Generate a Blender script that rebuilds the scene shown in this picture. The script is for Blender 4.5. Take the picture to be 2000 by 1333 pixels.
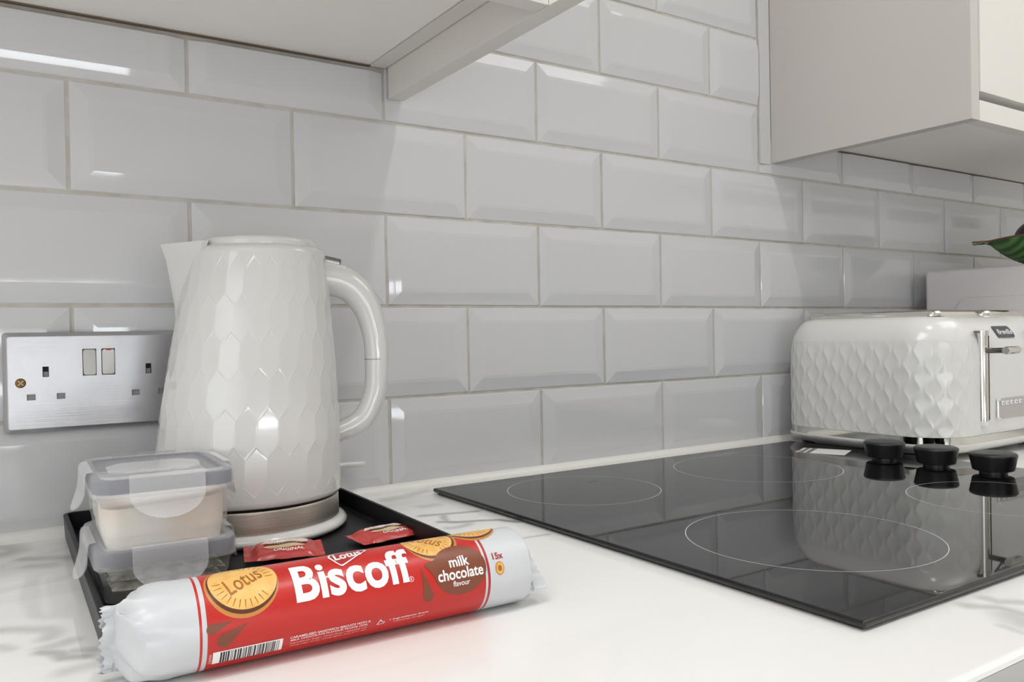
import bpy, bmesh, math, random
from mathutils import Vector, Matrix, noise
random.seed(4)
S = bpy.context.scene
for o in list(bpy.data.objects): bpy.data.objects.remove(o)
PI = math.pi

# ------------------------------------------------------------------ camera
cam = bpy.data.cameras.new('camera'); co = bpy.data.objects.new('camera', cam)
S.collection.objects.link(co)
cam.sensor_width = 36.0; cam.lens = 1609.52 * 36 / 2000; cam.clip_start = 0.01
rx, ro, rz = 1.56237525, -0.018112071, -0.584179013
co.matrix_world = Matrix.Translation((-0.07788, -0.82399, 0.16997)) @ Matrix.Rotation(rz, 4, 'Z') @ Matrix.Rotation(rx, 4, 'X') @ Matrix.Rotation(ro, 4, 'Z')
S.camera = co
# ------------------------------------------------------------------ light and exposure
w = bpy.data.worlds.new('world'); S.world = w; w.use_nodes = True
w.node_tree.nodes['Background'].inputs[0].default_value = (0.9, 0.95, 1.0, 1)
w.node_tree.nodes['Background'].inputs[1].default_value = 1.0
S.view_settings.view_transform = 'Standard'; S.view_settings.look = 'None'
S.view_settings.gamma = 1.0; S.view_settings.use_curve_mapping = False
S.view_settings.exposure = -0.04
LAMPS = [  # recessed ceiling downlights: x, y, watts, radius
    (0.57, -0.745, 3.6, 0.028), (1.40, -0.745, 1.3, 0.028), (-0.42, -0.745, 3.2, 0.028)]
FILL_PANELS = [(-0.72, -0.90, 12.5), (1.72, -0.95, 7.0)]   # unseen fill lights added in the ceiling, 1.2 x 0.6 m: x, y, watts
WINDOW_EMIT = 14.0
SIDE_FILL = 2.5  # strength of the added glow in the left wall
CEIL = 1.5; FLOOR = -0.9
def lamp(x, y, watts, rad):
    d = bpy.data.lights.new('downlight_lamp', 'AREA'); d.shape = 'DISK'; d.size = rad * 2; d.energy = watts
    d.color = (1.0, 0.99, 0.975); d.spread = math.radians(150)
    o = bpy.data.objects.new('downlight_lamp', d); S.collection.objects.link(o)
    o.location = (x, y, CEIL - 0.006)
    return o
lamp_objs = [lamp(*a) for a in LAMPS]
def fill_lamp(x, y, watts):
    d = bpy.data.lights.new('fill_lamp', 'AREA'); d.shape = 'RECTANGLE'; d.size = 1.2; d.size_y = 0.6; d.energy = watts
    d.color = (0.99, 0.995, 1.0)
    o = bpy.data.objects.new('fill_lamp', d); S.collection.objects.link(o); o.location = (x, y, CEIL - 0.014)
    return o
fill_objs = [fill_lamp(*a) for a in FILL_PANELS]
S.cycles.use_denoising = True
S.cycles.max_bounces = 12; S.cycles.diffuse_bounces = 8; S.cycles.glossy_bounces = 5
S.cycles.transmission_bounces = 8; S.cycles.transparent_max_bounces = 24
S.cycles.caustics_reflective = False; S.cycles.caustics_refractive = False
S.cycles.sample_clamp_indirect = 4.0

# ------------------------------------------------------------------ helpers
def srgb(r, g, b):
    f = lambda c: (c / 255 / 12.92) if c / 255 <= 0.04045 else ((c / 255 + 0.055) / 1.055) ** 2.4
    return (f(r), f(g), f(b), 1)
def mat(name, col, rough=0.5, metal=0.0, coat=0.0, spec=0.5, bump=None, ior=1.5, sheen=0.0, var=None, aniso=0.0):
    m = bpy.data.materials.new(name); m.use_nodes = True
    nt = m.node_tree; b = nt.nodes['Principled BSDF']
    b.inputs['Base Color'].default_value = col; b.inputs['Roughness'].default_value = rough
    b.inputs['Metallic'].default_value = metal; b.inputs['Coat Weight'].default_value = coat
    b.inputs['Coat Roughness'].default_value = 0.03
    b.inputs['Specular IOR Level'].default_value = spec; b.inputs['IOR'].default_value = ior
    b.inputs['Anisotropic'].default_value = aniso
    tc = None
    if bump or var:
        tc = nt.nodes.new('ShaderNodeTexCoord')
    if bump:  # scale, strength, stretch
        n = nt.nodes.new('ShaderNodeTexNoise'); mp = nt.nodes.new('ShaderNodeMapping')
        mp.inputs['Scale'].default_value = bump[2] if len(bump) > 2 else (1, 1, 1)
        nt.links.new(tc.outputs['Object'], mp.inputs['Vector']); nt.links.new(mp.outputs[0], n.inputs['Vector'])
        n.inputs['Scale'].default_value = bump[0]; n.inputs['Detail'].default_value = 4
        bp = nt.nodes.new('ShaderNodeBump'); bp.inputs['Strength'].default_value = bump[1]; bp.inputs['Distance'].default_value = 0.002
        nt.links.new(n.outputs['Fac'], bp.inputs['Height']); nt.links.new(bp.outputs[0], b.inputs['Normal'])
    if var:  # second colour, scale, lo, hi
        n2 = nt.nodes.new('ShaderNodeTexNoise'); n2.inputs['Scale'].default_value = var[1]; n2.inputs['Detail'].default_value = 5
        nt.links.new(tc.outputs['Object'], n2.inputs['Vector'])
        cr = nt.nodes.new('ShaderNodeValToRGB')
        cr.color_ramp.elements[0].position = var[2]; cr.color_ramp.elements[0].color = col
        cr.color_ramp.elements[1].position = var[3]; cr.color_ramp.elements[1].color = var[0]
        nt.links.new(n2.outputs['Fac'], cr.inputs[0]); nt.links.new(cr.outputs[0], b.inputs['Base Color'])
    return m
def clear_mat(name, col, alpha, rough=0.15, tint=(1, 1, 1, 1), edge=0.32):
    """translucent plastic: part of the light goes straight through, the rest meets a milky glossy surface"""
    m = bpy.data.materials.new(name); m.use_nodes = True; nt = m.node_tree
    b = nt.nodes['Principled BSDF']; out = nt.nodes['Material Output']
    b.inputs['Base Color'].default_value = col; b.inputs['Roughness'].default_value = rough
    t = nt.nodes.new('ShaderNodeBsdfTransparent'); t.inputs[0].default_value = tint
    fr = nt.nodes.new('ShaderNodeLayerWeight'); fr.inputs[0].default_value = 0.25
    mr = nt.nodes.new('ShaderNodeMapRange'); mr.inputs['From Max'].default_value = 1.0
    mr.inputs['To Min'].default_value = alpha; mr.inputs['To Max'].default_value = min(1, alpha + edge)
    nt.links.new(fr.outputs['Facing'], mr.inputs[0])
    mx = nt.nodes.new('ShaderNodeMixShader'); nt.links.new(mr.outputs[0], mx.inputs[0])
    nt.links.new(t.outputs[0], mx.inputs[1]); nt.links.new(b.outputs[0], mx.inputs[2]); nt.links.new(mx.outputs[0], out.inputs[0])
    return m
def emit(name, col, s):
    m = bpy.data.materials.new(name); m.use_nodes = True; nt = m.node_tree
    b = nt.nodes['Principled BSDF']; b.inputs['Base Color'].default_value = (0, 0, 0, 1)
    b.inputs['Emission Color'].default_value = col; b.inputs['Emission Strength'].default_value = s
    return m

def obj(name, bm, m, parent=None, smooth=None, kind=None, loc=None):
    me = bpy.data.meshes.new(name); bmesh.ops.recalc_face_normals(bm, faces=bm.faces[:])
    bm.to_mesh(me); bm.free()
    for x in (m if isinstance(m, (list, tuple)) else [m]): me.materials.append(x)
    if smooth is not None:
        me.shade_smooth() if smooth >= 180 else me.set_sharp_from_angle(angle=math.radians(smooth))
        if smooth < 180:
            for p in me.polygons: p.use_smooth = True
    o = bpy.data.objects.new(name, me); S.collection.objects.link(o)
    if smooth is not None and smooth < 180:
        wn = o.modifiers.new('weighted_normal', 'WEIGHTED_NORMAL'); wn.keep_sharp = True; wn.weight = 100
    if parent: o.parent = parent
    if kind: o['kind'] = kind
    if loc: o.location = loc
    return o
def thing(name, label, cat, loc=(0, 0, 0), rz=0.0, group=None):
    o = bpy.data.objects.new(name, None); S.collection.objects.link(o); o.empty_display_size = 0.05
    o.location = loc; o.rotation_euler = (0, 0, rz); o['label'] = label; o['category'] = cat
    if group: o['group'] = group
    return o
def tag(o, label, cat, group=None):
    o['label'] = label; o['category'] = cat
    if group: o['group'] = group
    return o
def copy_tree(o, parent=None):
    c = o.copy(); S.collection.objects.link(c); c.parent = parent
    for ch in list(o.children): copy_tree(ch, c)
    return c

def box(bm, x0, x1, y0, y1, z0, z1, r=0.0, seg=2, mi=0):
    v = [bm.verts.new((x, y, z)) for x in (x0, x1) for y in (y0, y1) for z in (z0, z1)]
    fs = []
    for q in ((0, 1, 3, 2), (4, 6, 7, 5), (0, 4, 5, 1), (2, 3, 7, 6), (0, 2, 6, 4), (1, 5, 7, 3)):
        f = bm.faces.new([v[i] for i in q]); f.material_index = mi; fs.append(f)
    if r > 0:
        es = list({e for f in fs for e in f.edges})
        bmesh.ops.bevel(bm, geom=es, offset=r, segments=seg, profile=0.5, affect='EDGES', material=mi)
    return v
def BM(): return bmesh.new()
def bxo(name, dims, m, parent=None, r=0.001, seg=2, kind=None, smooth=35):
    bm = BM(); box(bm, *dims, r=r, seg=seg); return obj(name, bm, m, parent, smooth, kind)
def ring(bm, pts): return [bm.verts.new(p) for p in pts]
def bridge(bm, a, b, closed=True, mi=0):
    n = len(a)
    for i in range(n if closed else n - 1):
        j = (i + 1) % n
        try:
            f = bm.faces.new((a[i], a[j], b[j], b[i])); f.material_index = mi
        except ValueError: pass
def cap(bm, a, mi=0):
    f = bm.faces.new(a); f.material_index = mi; return f
def rrect(hx, hy, r, n=6):
    r = min(r, hx - 1e-5, hy - 1e-5); P = []
    for cx, cy, a0 in ((hx - r, hy - r, 0), (-hx + r, hy - r, 90), (-hx + r, -hy + r, 180), (hx - r, -hy + r, 270)):
        for k in range(n + 1):
            a = math.radians(a0 + 90 * k / n); P.append((cx + r * math.cos(a), cy + r * math.sin(a)))
    return P
def loft(bm, levels, n=6, cap0=True, cap1=True, cx=0, cy=0, mi=0):
    """levels: (z, hx, hy, r) rounded rectangles"""
    prev = None; first = None
    for z, hx, hy, r in levels:
        rg = ring(bm, [(cx + x, cy + y, z) for x, y in rrect(hx, hy, r, n)])
        if prev: bridge(bm, prev, rg, mi=mi)
        else: first = rg
        prev = rg
    if cap0: cap(bm, first[::-1], mi)
    if cap1: cap(bm, prev, mi)
def lathe(bm, prof, n=48, cx=0, cy=0, cap0=True, cap1=True, shear=None, mi=0):
    prev = None; first = None
    for r, z in prof:
        ox, oy = shear(z) if shear else (0, 0)
        rg = ring(bm, [(cx + ox + r * math.cos(2 * PI * k / n), cy + oy + r * math.sin(2 * PI * k / n), z) for k in range(n)])
        if prev: bridge(bm, prev, rg, mi=mi)
        else: first = rg
        prev = rg
    if cap0: cap(bm, first[::-1], mi)
    if cap1: cap(bm, prev, mi)
def tube(bm, path, radii, n=14, up=Vector((0, 0, 1)), flat=1.0, caps=True, mi=0):
    """swept ellipse; flat scales the second axis"""
    P = [Vector(p) for p in path]; prev = None
    for i, p in enumerate(P):
        t = (P[min(i + 1, len(P) - 1)] - P[max(i - 1, 0)]).normalized()
        b = t.cross(up)
        b = b.normalized() if b.length > 1e-4 else Vector((1, 0, 0))
        a = b.cross(t).normalized(); r = radii[i] if isinstance(radii, (list, tuple)) else radii
        rg = ring(bm, [p + a * (r * math.cos(2 * PI * k / n)) + b * (r * flat * math.sin(2 * PI * k / n)) for k in range(n)])
        if prev: bridge(bm, prev, rg, mi=mi)
        elif caps: cap(bm, rg[::-1], mi)
        prev = rg
    if caps: cap(bm, prev, mi)
def spline(pts, n=8):
    out = []; P = [Vector(p) for p in pts]
    for i in range(len(P) - 1):
        p0, p1, p2, p3 = P[max(i - 1, 0)], P[i], P[i + 1], P[min(i + 2, len(P) - 1)]
        for k in range(n):
            t = k / n
            out.append(0.5 * ((2 * p1) + (p2 - p0) * t + (2 * p0 - 5 * p1 + 4 * p2 - p3) * t * t + (3 * p1 - p0 - 3 * p2 + p3) * t ** 3))
    out.append(P[-1]); return out
def interp(tab, x):
    if x <= tab[0][0]: return tab[0][1]
    for (a, va), (b, vb) in zip(tab, tab[1:]):
        if x <= b: return va + (vb - va) * (x - a) / (b - a)
    return tab[-1][1]
def text_mesh(s, size, bold=0.0, align='LEFT', shear=0.0, spacing=1.0):
    """2D triangulated bmesh of a line of text, lying in xy"""
    cu = bpy.data.curves.new('text', 'FONT'); cu.body = s; cu.size = size; cu.offset = bold; cu.align_x = align
    cu.shear = shear; cu.space_character = spacing; cu.resolution_u = 4
    o = bpy.data.objects.new('text', cu); S.collection.objects.link(o)
    dg = bpy.context.evaluated_depsgraph_get(); me = bpy.data.meshes.new_from_object(o.evaluated_get(dg))
    bm = BM(); bm.from_mesh(me)
    bpy.data.objects.remove(o); bpy.data.curves.remove(cu); bpy.data.meshes.remove(me)
    return bm
def fit_text(bm, x0, x1, y0, y1):
    xs = [v.co.x for v in bm.verts]; ys = [v.co.y for v in bm.verts]
    for v in bm.verts:
        v.co.x = x0 + (v.co.x - min(xs)) / (max(xs) - min(xs)) * (x1 - x0)
        v.co.y = y0 + (v.co.y - min(ys)) / (max(ys) - min(ys)) * (y1 - y0)
    return bm

# ------------------------------------------------------------------ materials
def tile_material():
    m = mat('grey glazed tile', srgb(205, 205, 207), rough=0.04, coat=0.0, bump=(11, 0.045))
    return m
M = {}
M['tile'] = tile_material()
M['grout'] = mat('cream grout', srgb(196, 192, 184), 0.9, bump=(300, 0.3), var=(srgb(182, 176, 166), 40, 0.4, 0.65))
M['paint'] = mat('white wall paint', srgb(232, 230, 226), 0.8, bump=(220, 0.05))
M['ceil'] = mat('white ceiling paint', srgb(238, 237, 234), 0.85, bump=(200, 0.04))
M['floor'] = mat('pale stone floor', srgb(226, 224, 220), 0.5, bump=(30, 0.05), var=(srgb(212, 209, 204), 4, 0.4, 0.7))
M['cab'] = mat('white satin cabinet foil', srgb(220, 217, 212), 0.34, bump=(160, 0.06, (1, 1, 0.3)))
M['cabin'] = mat('off white melamine', srgb(244, 241, 237), 0.38, bump=(400, 0.04))
M['edge_shade'] = mat('shade grey front edge', srgb(178, 177, 175), 0.35, var=(srgb(198, 197, 195), 5, 0.4, 0.6))  # front face greyed, its shade put into the colour
M['panel_shade'] = mat('shade darkened cabinet foil', srgb(193, 188, 183), 0.36, bump=(160, 0.06))  # cabinet white darkened to put the side panel's shade into its colour
M['dark'] = mat('gap shadow brown', srgb(112, 96, 84), 0.8)  # brown of the strips painted as shadow behind the wall cabinets
M['seal'] = mat('white silicone', srgb(228, 227, 222), 0.35)
M['sealgrey'] = mat('pale grey silicone', srgb(200, 199, 199), 0.4)
M['kwhite'] = mat('white glossy enamel', srgb(212, 211, 209), 0.10, coat=0.5)
M['plastic'] = mat('white glossy plastic', srgb(214, 213, 210), 0.16, coat=0.2)
M['steel'] = mat('brushed steel', srgb(206, 199, 190), 0.40, 1.0, bump=(60, 0.10, (1, 1, 30)))
M['plate'] = mat('satin steel plate', srgb(182, 181, 183), 0.32, 0.75, bump=(90, 0.05, (0.2, 1, 12)), var=(srgb(176, 175, 178), 30, 0.45, 0.7))
M['chrome'] = mat('chrome', srgb(215, 212, 206), 0.06, 1.0)
M['dchrome'] = mat('dark chrome', srgb(120, 118, 116), 0.15, 1.0)
M['black'] = mat('black satin plastic', srgb(24, 24, 26), 0.38)
M['blackhole'] = mat('black hole', srgb(14, 14, 16), 0.7)
M['shutter'] = mat('grey shutter plastic', srgb(140, 139, 142), 0.45)
M['rocker'] = mat('grey rocker', srgb(178, 176, 172), 0.3, 0.5)
M['red'] = mat('red lamp', srgb(170, 40, 40), 0.4)
M['brass'] = mat('tarnished brass', srgb(122, 98, 70), 0.4, 0.9, bump=(500, 0.4))
M['tray'] = mat('black tray coating', srgb(18, 18, 22), 0.38, spec=0.2, bump=(900, 0.12))
M['glass'] = mat('black ceramic glass', srgb(16, 16, 17), 0.022, spec=0.58)
M['edge'] = mat('dark ground glass edge', srgb(46, 43, 45), 0.25)
M['print'] = mat('pale grey print', srgb(205, 204, 204), 0.5)
M['paper'] = mat('white label paper', srgb(228, 227, 226), 0.4)
M['pinkprint'] = mat('pink print', srgb(205, 170, 165), 0.5)
M['greyprint'] = mat('dark print', srgb(90, 88, 88), 0.5)
M['box'] = clear_mat('milky clear plastic', srgb(226, 225, 224), 0.15, 0.12)
M['lid'] = clear_mat('clear lid plastic', srgb(220, 221, 226), 0.20, 0.16)
M['clip'] = clear_mat('clear clip plastic', srgb(222, 222, 224), 0.24, 0.2)
M['gasket'] = mat('grey silicone gasket', srgb(102, 103, 111), 0.5)
M['sugar'] = mat('white sugar', srgb(240, 236, 228), 0.75, bump=(1400, 0.5), var=(srgb(236, 222, 206), 25, 0.45, 0.62))
M['tea'] = mat('tea bag paper', srgb(222, 218, 206), 0.7, bump=(300, 0.5), var=(srgb(140, 136, 116), 90, 0.42, 0.6))
M['wrapwhite'] = mat('white wrapper film', srgb(200, 202, 206), 0.32, coat=0.15)
M['wrapred'] = mat('red wrapper film', srgb(188, 32, 25), 0.34, coat=0.15)
M['wrapdark'] = mat('maroon wrapper print', srgb(168, 44, 44), 0.35)
M['ink_white'] = mat('white ink', srgb(240, 238, 238), 0.4)
M['ink_brown'] = mat('brown ink', srgb(122, 66, 44), 0.36)
M['ink_gold'] = mat('biscuit print', srgb(232, 184, 104), 0.4, var=(srgb(212, 152, 68), 120, 0.45, 0.75))
M['ink_rim'] = mat('biscuit rim print', srgb(196, 128, 62), 0.4)
M['ink_choc'] = mat('chocolate print', srgb(88, 48, 30), 0.36)
M['ink_line'] = mat('biscuit line print', srgb(160, 98, 36), 0.4)
M['ink_black'] = mat('black ink', srgb(30, 30, 32), 0.4)
M['ink_beige'] = mat('beige print', srgb(206, 180, 140), 0.4)
M['ink_pink'] = mat('pale pink print', srgb(234, 202, 198), 0.35)
M['sachet'] = mat('dark red sachet film', srgb(186, 54, 50), 0.25, coat=0.3)
M['micro'] = mat('white microwave enamel', srgb(222, 217, 217), 0.3)
M['badge'] = mat('dark grey badge', srgb(66, 66, 70), 0.3)
M['panelgrey'] = mat('grey control panel', srgb(190, 187, 182), 0.3, 0.5)
M['fruit'] = mat('dark purple skin', srgb(50, 42, 48), 0.4, bump=(60, 0.5))
M['copper'] = mat('brown glazed rim', srgb(132, 84, 56), 0.35)

def leaf_material():
    m = mat('green leaf glaze', srgb(66, 108, 52), 0.28); nt = m.node_tree; b = nt.nodes['Principled BSDF']
    tc = nt.nodes.new('ShaderNodeTexCoord'); wv = nt.nodes.new('ShaderNodeTexWave'); mp = nt.nodes.new('ShaderNodeMapping')
    mp.inputs['Rotation'].default_value = (0, 0, 0.5)
    nt.links.new(tc.outputs['Object'], mp.inputs[0]); nt.links.new(mp.outputs[0], wv.inputs['Vector'])
    wv.inputs['Scale'].default_value = 40; wv.inputs['Distortion'].default_value = 1.0
    cr = nt.nodes.new('ShaderNodeValToRGB'); cr.color_ramp.elements[0].color = srgb(44, 84, 40); cr.color_ramp.elements[1].color = srgb(98, 142, 78)
    nt.links.new(wv.outputs['Fac'], cr.inputs[0]); nt.links.new(cr.outputs[0], b.inputs['Base Color'])
    return m
M['leaf'] = leaf_material()

VEINS = [
    ([(-0.065, -0.2495), (-0.0561, -0.2539), (-0.0411, -0.2639), (-0.0395, -0.2744), (-0.0424, -0.2813)], 0.005, 0.34),
    ([(-0.0431, -0.2989), (-0.0314, -0.2943)], 0.005, 0.32),
    ([(-0.047, -0.3043), (-0.039, -0.312), (-0.0363, -0.321), (-0.0263, -0.3265)], 0.0035, 0.5),
    ([(-0.0311, -0.3151), (-0.0219, -0.319)], 0.004, 0.36),
    ([(-0.0387, -0.3425), (-0.0224, -0.3413)], 0.005, 0.3),
    ([(-0.0583, -0.0143), (-0.0534, -0.0202), (-0.049, -0.0358), (-0.056, -0.0423)], 0.009, 0.55),
    ([(-0.0438, -0.0705), (-0.0168, -0.0874)], 0.006, 0.42),
    ([(-0.0422, -0.0986), (-0.0297, -0.1046)], 0.006, 0.25),
    ([(-0.0659, -0.2804), (-0.0615, -0.2883)], 0.004, 0.3),
    ([(0.2819, -0.0372), (0.3026, -0.0332), (0.336, -0.0202)], 0.008, 0.42),
    ([(0.2776, -0.1286), (0.2977, -0.136), (0.3278, -0.1425)], 0.0035, 0.62),
    ([(0.2966, -0.138), (0.2895, -0.1489), (0.2863, -0.1624)], 0.003, 0.5),
    ([(0.2776, -0.1608), (0.2914, -0.1742), (0.3094, -0.1804), (0.3264, -0.1885), (0.3336, -0.2046)], 0.0032, 0.72),
    ([(0.272, -0.1864), (0.2873, -0.1886), (0.2957, -0.1851)], 0.004, 0.42),
    ([(0.3074, -0.2574), (0.3288, -0.2585)], 0.0025, 0.35),
    ([(0.2977, -0.0918), (0.3129, -0.0913)], 0.006, 0.3),
    ([(0.4239, -0.559), (0.4344, -0.5703), (0.4352, -0.5778), (0.4341, -0.5868)], 0.0045, 0.4),
    ([(0.4475, -0.5599), (0.4458, -0.5659), (0.4558, -0.5757)], 0.0045, 0.35),
    ([(0.4079, -0.5875), (0.4058, -0.5998)], 0.003, 0.25),
    ([(0.4282, -0.5825), (0.4217, -0.5925)], 0.009, 0.34),
]
def marble():
    m = mat('white marble laminate', srgb(236, 235, 233), 0.13, spec=0.32); nt = m.node_tree; b = nt.nodes['Principled BSDF']
    tc = nt.nodes.new('ShaderNodeTexCoord')
    def vein(scale, wid, detail, rot, col_mask):
        mp = nt.nodes.new('ShaderNodeMapping'); mp.inputs['Rotation'].default_value = (0, 0, rot); mp.inputs['Scale'].default_value = (0.55, 1.5, 1)
        mp.inputs['Location'].default_value = col_mask
        n = nt.nodes.new('ShaderNodeTexNoise'); n.inputs['Scale'].default_value = scale; n.inputs['Detail'].default_value = detail
        n.inputs['Distortion'].default_value = 1.1; n.inputs['Roughness'].default_value = 0.58
        nt.links.new(tc.outputs['Object'], mp.inputs[0]); nt.links.new(mp.outputs[0], n.inputs['Vector'])
        s = nt.nodes.new('ShaderNodeMath'); s.operation = 'SUBTRACT'; s.inputs[1].default_value = 0.5
        a = nt.nodes.new('ShaderNodeMath'); a.operation = 'ABSOLUTE'
        r = nt.nodes.new('ShaderNodeMapRange'); r.inputs['From Min'].default_value = 0; r.inputs['From Max'].default_value = wid
        r.inputs['To Min'].default_value = 1; r.inputs['To Max'].default_value = 0
        nt.links.new(n.outputs['Fac'], s.inputs[0]); nt.links.new(s.outputs[0], a.inputs[0]); nt.links.new(a.outputs[0], r.inputs[0])
        return r
    v1 = vein(3.4, 0.022, 5, 0.45, (0.3, 0.2, 0)); v2 = vein(5.5, 0.07, 3, 0.4, (1.7, 0.4, 0))
    gate = nt.nodes.new('ShaderNodeTexNoise'); gate.inputs['Scale'].default_value = 2.6; gate.inputs['Detail'].default_value = 2
    nt.links.new(tc.outputs['Object'], gate.inputs['Vector'])
    gr = nt.nodes.new('ShaderNodeMapRange'); gr.inputs['From Min'].default_value = 0.48; gr.inputs['From Max'].default_value = 0.64
    nt.links.new(gate.outputs['Fac'], gr.inputs[0])
    def mul(x, y=None, k=None):
        q = nt.nodes.new('ShaderNodeMath'); q.operation = 'MULTIPLY'; nt.links.new(x.outputs[0], q.inputs[0])
        if y is not None: nt.links.new(y.outputs[0], q.inputs[1])
        else: q.inputs[1].default_value = k
        return q
    a1 = mul(mul(v1, gr), k=0.14); a2 = mul(mul(v2, gr), k=0.10)
    ad = nt.nodes.new('ShaderNodeMath'); ad.operation = 'ADD'; ad.use_clamp = True
    nt.links.new(a1.outputs[0], ad.inputs[0]); nt.links.new(a2.outputs[0], ad.inputs[1])
    # the veins that can be seen one by one: distance to short line pieces, wandering a little with noise
    def vm(op, a, b=None):
        q = nt.nodes.new('ShaderNodeVectorMath'); q.operation = op
        nt.links.new(a, q.inputs[0])
        if b is not None:
            if isinstance(b, (tuple, Vector)): q.inputs[1].default_value = b
            else: nt.links.new(b, q.inputs[1])
        return q
    pos = tc.outputs['Object']
    for sc_, am in ((18, 0.010), (80, 0.0035)):
        nz = nt.nodes.new('ShaderNodeTexNoise'); nz.inputs['Scale'].default_value = sc_; nz.inputs['Detail'].default_value = 2
        nt.links.new(tc.outputs['Object'], nz.inputs['Vector'])
        c = vm('SUBTRACT', nz.outputs['Color'], (0.5, 0.5, 0.5)); k = vm('MULTIPLY', c.outputs[0], (am, am, 0)); pos = vm('ADD', pos, k.outputs[0]).outputs[0]
    flat = vm('MULTIPLY', pos, (1, 1, 0)).outputs[0]
    total = None
    for pts, wid, k in VEINS:
        dmin = None
        for (ax_, ay_), (bx_, by_) in zip(pts, pts[1:]):
            dv = Vector((bx_ - ax_, by_ - ay_, 0)); L2 = dv.length_squared
            pa = vm('SUBTRACT', flat, (ax_, ay_, 0)).outputs[0]
            dt = vm('DOT_PRODUCT', pa, tuple(dv / L2)).outputs['Value']
            cl = nt.nodes.new('ShaderNodeClamp'); nt.links.new(dt, cl.inputs[0])
            sc = nt.nodes.new('ShaderNodeVectorMath'); sc.operation = 'SCALE'; sc.inputs[0].default_value = dv; nt.links.new(cl.outputs[0], sc.inputs['Scale'])
            ln = vm('LENGTH', vm('SUBTRACT', pa, sc.outputs[0]).outputs[0]).outputs['Value']
            if dmin is None: dmin = ln
            else:
                q = nt.nodes.new('ShaderNodeMath'); q.operation = 'MINIMUM'; nt.links.new(dmin, q.inputs[0]); nt.links.new(ln, q.inputs[1]); dmin = q.outputs[0]
        mr = nt.nodes.new('ShaderNodeMapRange'); mr.interpolation_type = 'SMOOTHSTEP'
        mr.inputs['From Min'].default_value = 0; mr.inputs['From Max'].default_value = wid * 2.3; mr.inputs['To Min'].default_value = k; mr.inputs['To Max'].default_value = 0
        nt.links.new(dmin, mr.inputs[0])
        if total is None: total = mr.outputs[0]
        else:
            q = nt.nodes.new('ShaderNodeMath'); q.operation = 'MAXIMUM'; nt.links.new(total, q.inputs[0]); nt.links.new(mr.outputs[0], q.inputs[1]); total = q.outputs[0]
    ad2 = nt.nodes.new('ShaderNodeMath'); ad2.operation = 'ADD'; ad2.use_clamp = True
    nt.links.new(ad.outputs[0], ad2.inputs[0]); nt.links.new(total, ad2.inputs[1]); ad = ad2
    mx = nt.nodes.new('ShaderNodeMix'); mx.data_type = 'RGBA'
    mx.inputs[6].default_value = srgb(236, 235, 233); mx.inputs[7].default_value = srgb(116, 116, 114)
    nt.links.new(ad.outputs[0], mx.inputs[0]); nt.links.new(mx.outputs[2], b.inputs['Base Color'])
    return m
M['marble'] = marble()

# ------------------------------------------------------------------ room shell
XL, XR, YF = -1.7, 2.35, -3.2
def struct(name, bm, m, parent=None, smooth=None): return obj(name, bm, m, parent, smooth, 'structure')
def sbox(name, dims, m): bm = BM(); box(bm, *dims); return struct(name, bm, m)
sbox('floor', (XL, XR, YF, 0.1, FLOOR - 0.05, FLOOR), M['floor'])
sbox('ceiling', (XL, XR, YF, 0.1, CEIL, CEIL + 0.05), M['ceil'])
wall = sbox('wall_back', (XL, XR, 0.0, 0.1, FLOOR, CEIL), [M['grout']])
LY0, LY1, LZ0, LZ1 = -2.7, -0.95, -0.55, 1.2     # opening in the left wall, added for unseen side fill
bm = BM()
for d in ((YF, LY0, FLOOR, CEIL), (LY1, 0.1, FLOOR, CEIL), (LY0, LY1, FLOOR, LZ0), (LY0, LY1, LZ1, CEIL)): box(bm, XL - 0.1, XL, *d)
struct('wall_left', bm, M['paint'])
bm = BM()
for d in ((LY0, LY0 + 0.05, LZ0, LZ1), (LY1 - 0.05, LY1, LZ0, LZ1), (LY0, LY1, LZ0, LZ0 + 0.05), (LY0, LY1, LZ1 - 0.05, LZ1), ((LY0 + LY1) / 2 - 0.03, (LY0 + LY1) / 2 + 0.03, LZ0, LZ1)): box(bm, XL - 0.07, XL - 0.01, *d)
side_frame = struct('side_fill_frame', bm, M['plastic'])  # frame around the added side fill
bm = BM(); box(bm, XL - 0.055, XL - 0.045, LY0 + 0.02, LY1 - 0.02, LZ0 + 0.02, LZ1 - 0.02)
obj('lit_pane', bm, emit('side fill glow', (0.92, 0.96, 1.0, 1), SIDE_FILL), side_frame)  # glowing pane added to brighten things from the left
sbox('wall_right', (XR, XR + 0.1, YF, 0.1, FLOOR, CEIL), M['paint'])
WX0, WX1, WZ0, WZ1 = -0.75, 0.56, -0.56, 1.25     # window opening in the wall behind the camera
bm = BM()
for d in ((XL, WX0, FLOOR, CEIL), (WX1, XR, FLOOR, CEIL), (WX0, WX1, FLOOR, WZ0), (WX0, WX1, WZ1, CEIL)):
    box(bm, d[0], d[1], YF - 0.1, YF, d[2], d[3])
struct('wall_front', bm, M['paint'])
bm = BM()
fw = 0.03
for d in ((WX0, WX0 + fw, WZ0, WZ1), (WX1 - fw, WX1, WZ0, WZ1), (WX0 + fw, WX1 - fw, WZ0, WZ0 + fw), (WX0 + fw, WX1 - fw, WZ1 - fw, WZ1)):
    box(bm, d[0], d[1], YF - 0.07, YF - 0.01, d[2], d[3])
win = struct('window_1', bm, M['plastic'])
bands = [0.42, 0.205, -0.010, -0.225, -0.44]; lo_ = 0.445
bxo('slat', (WX0 + fw, WX1 - fw, YF - 0.036, YF - 0.024, lo_, WZ1 - fw), M['paint'], win, 0.001)
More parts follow.
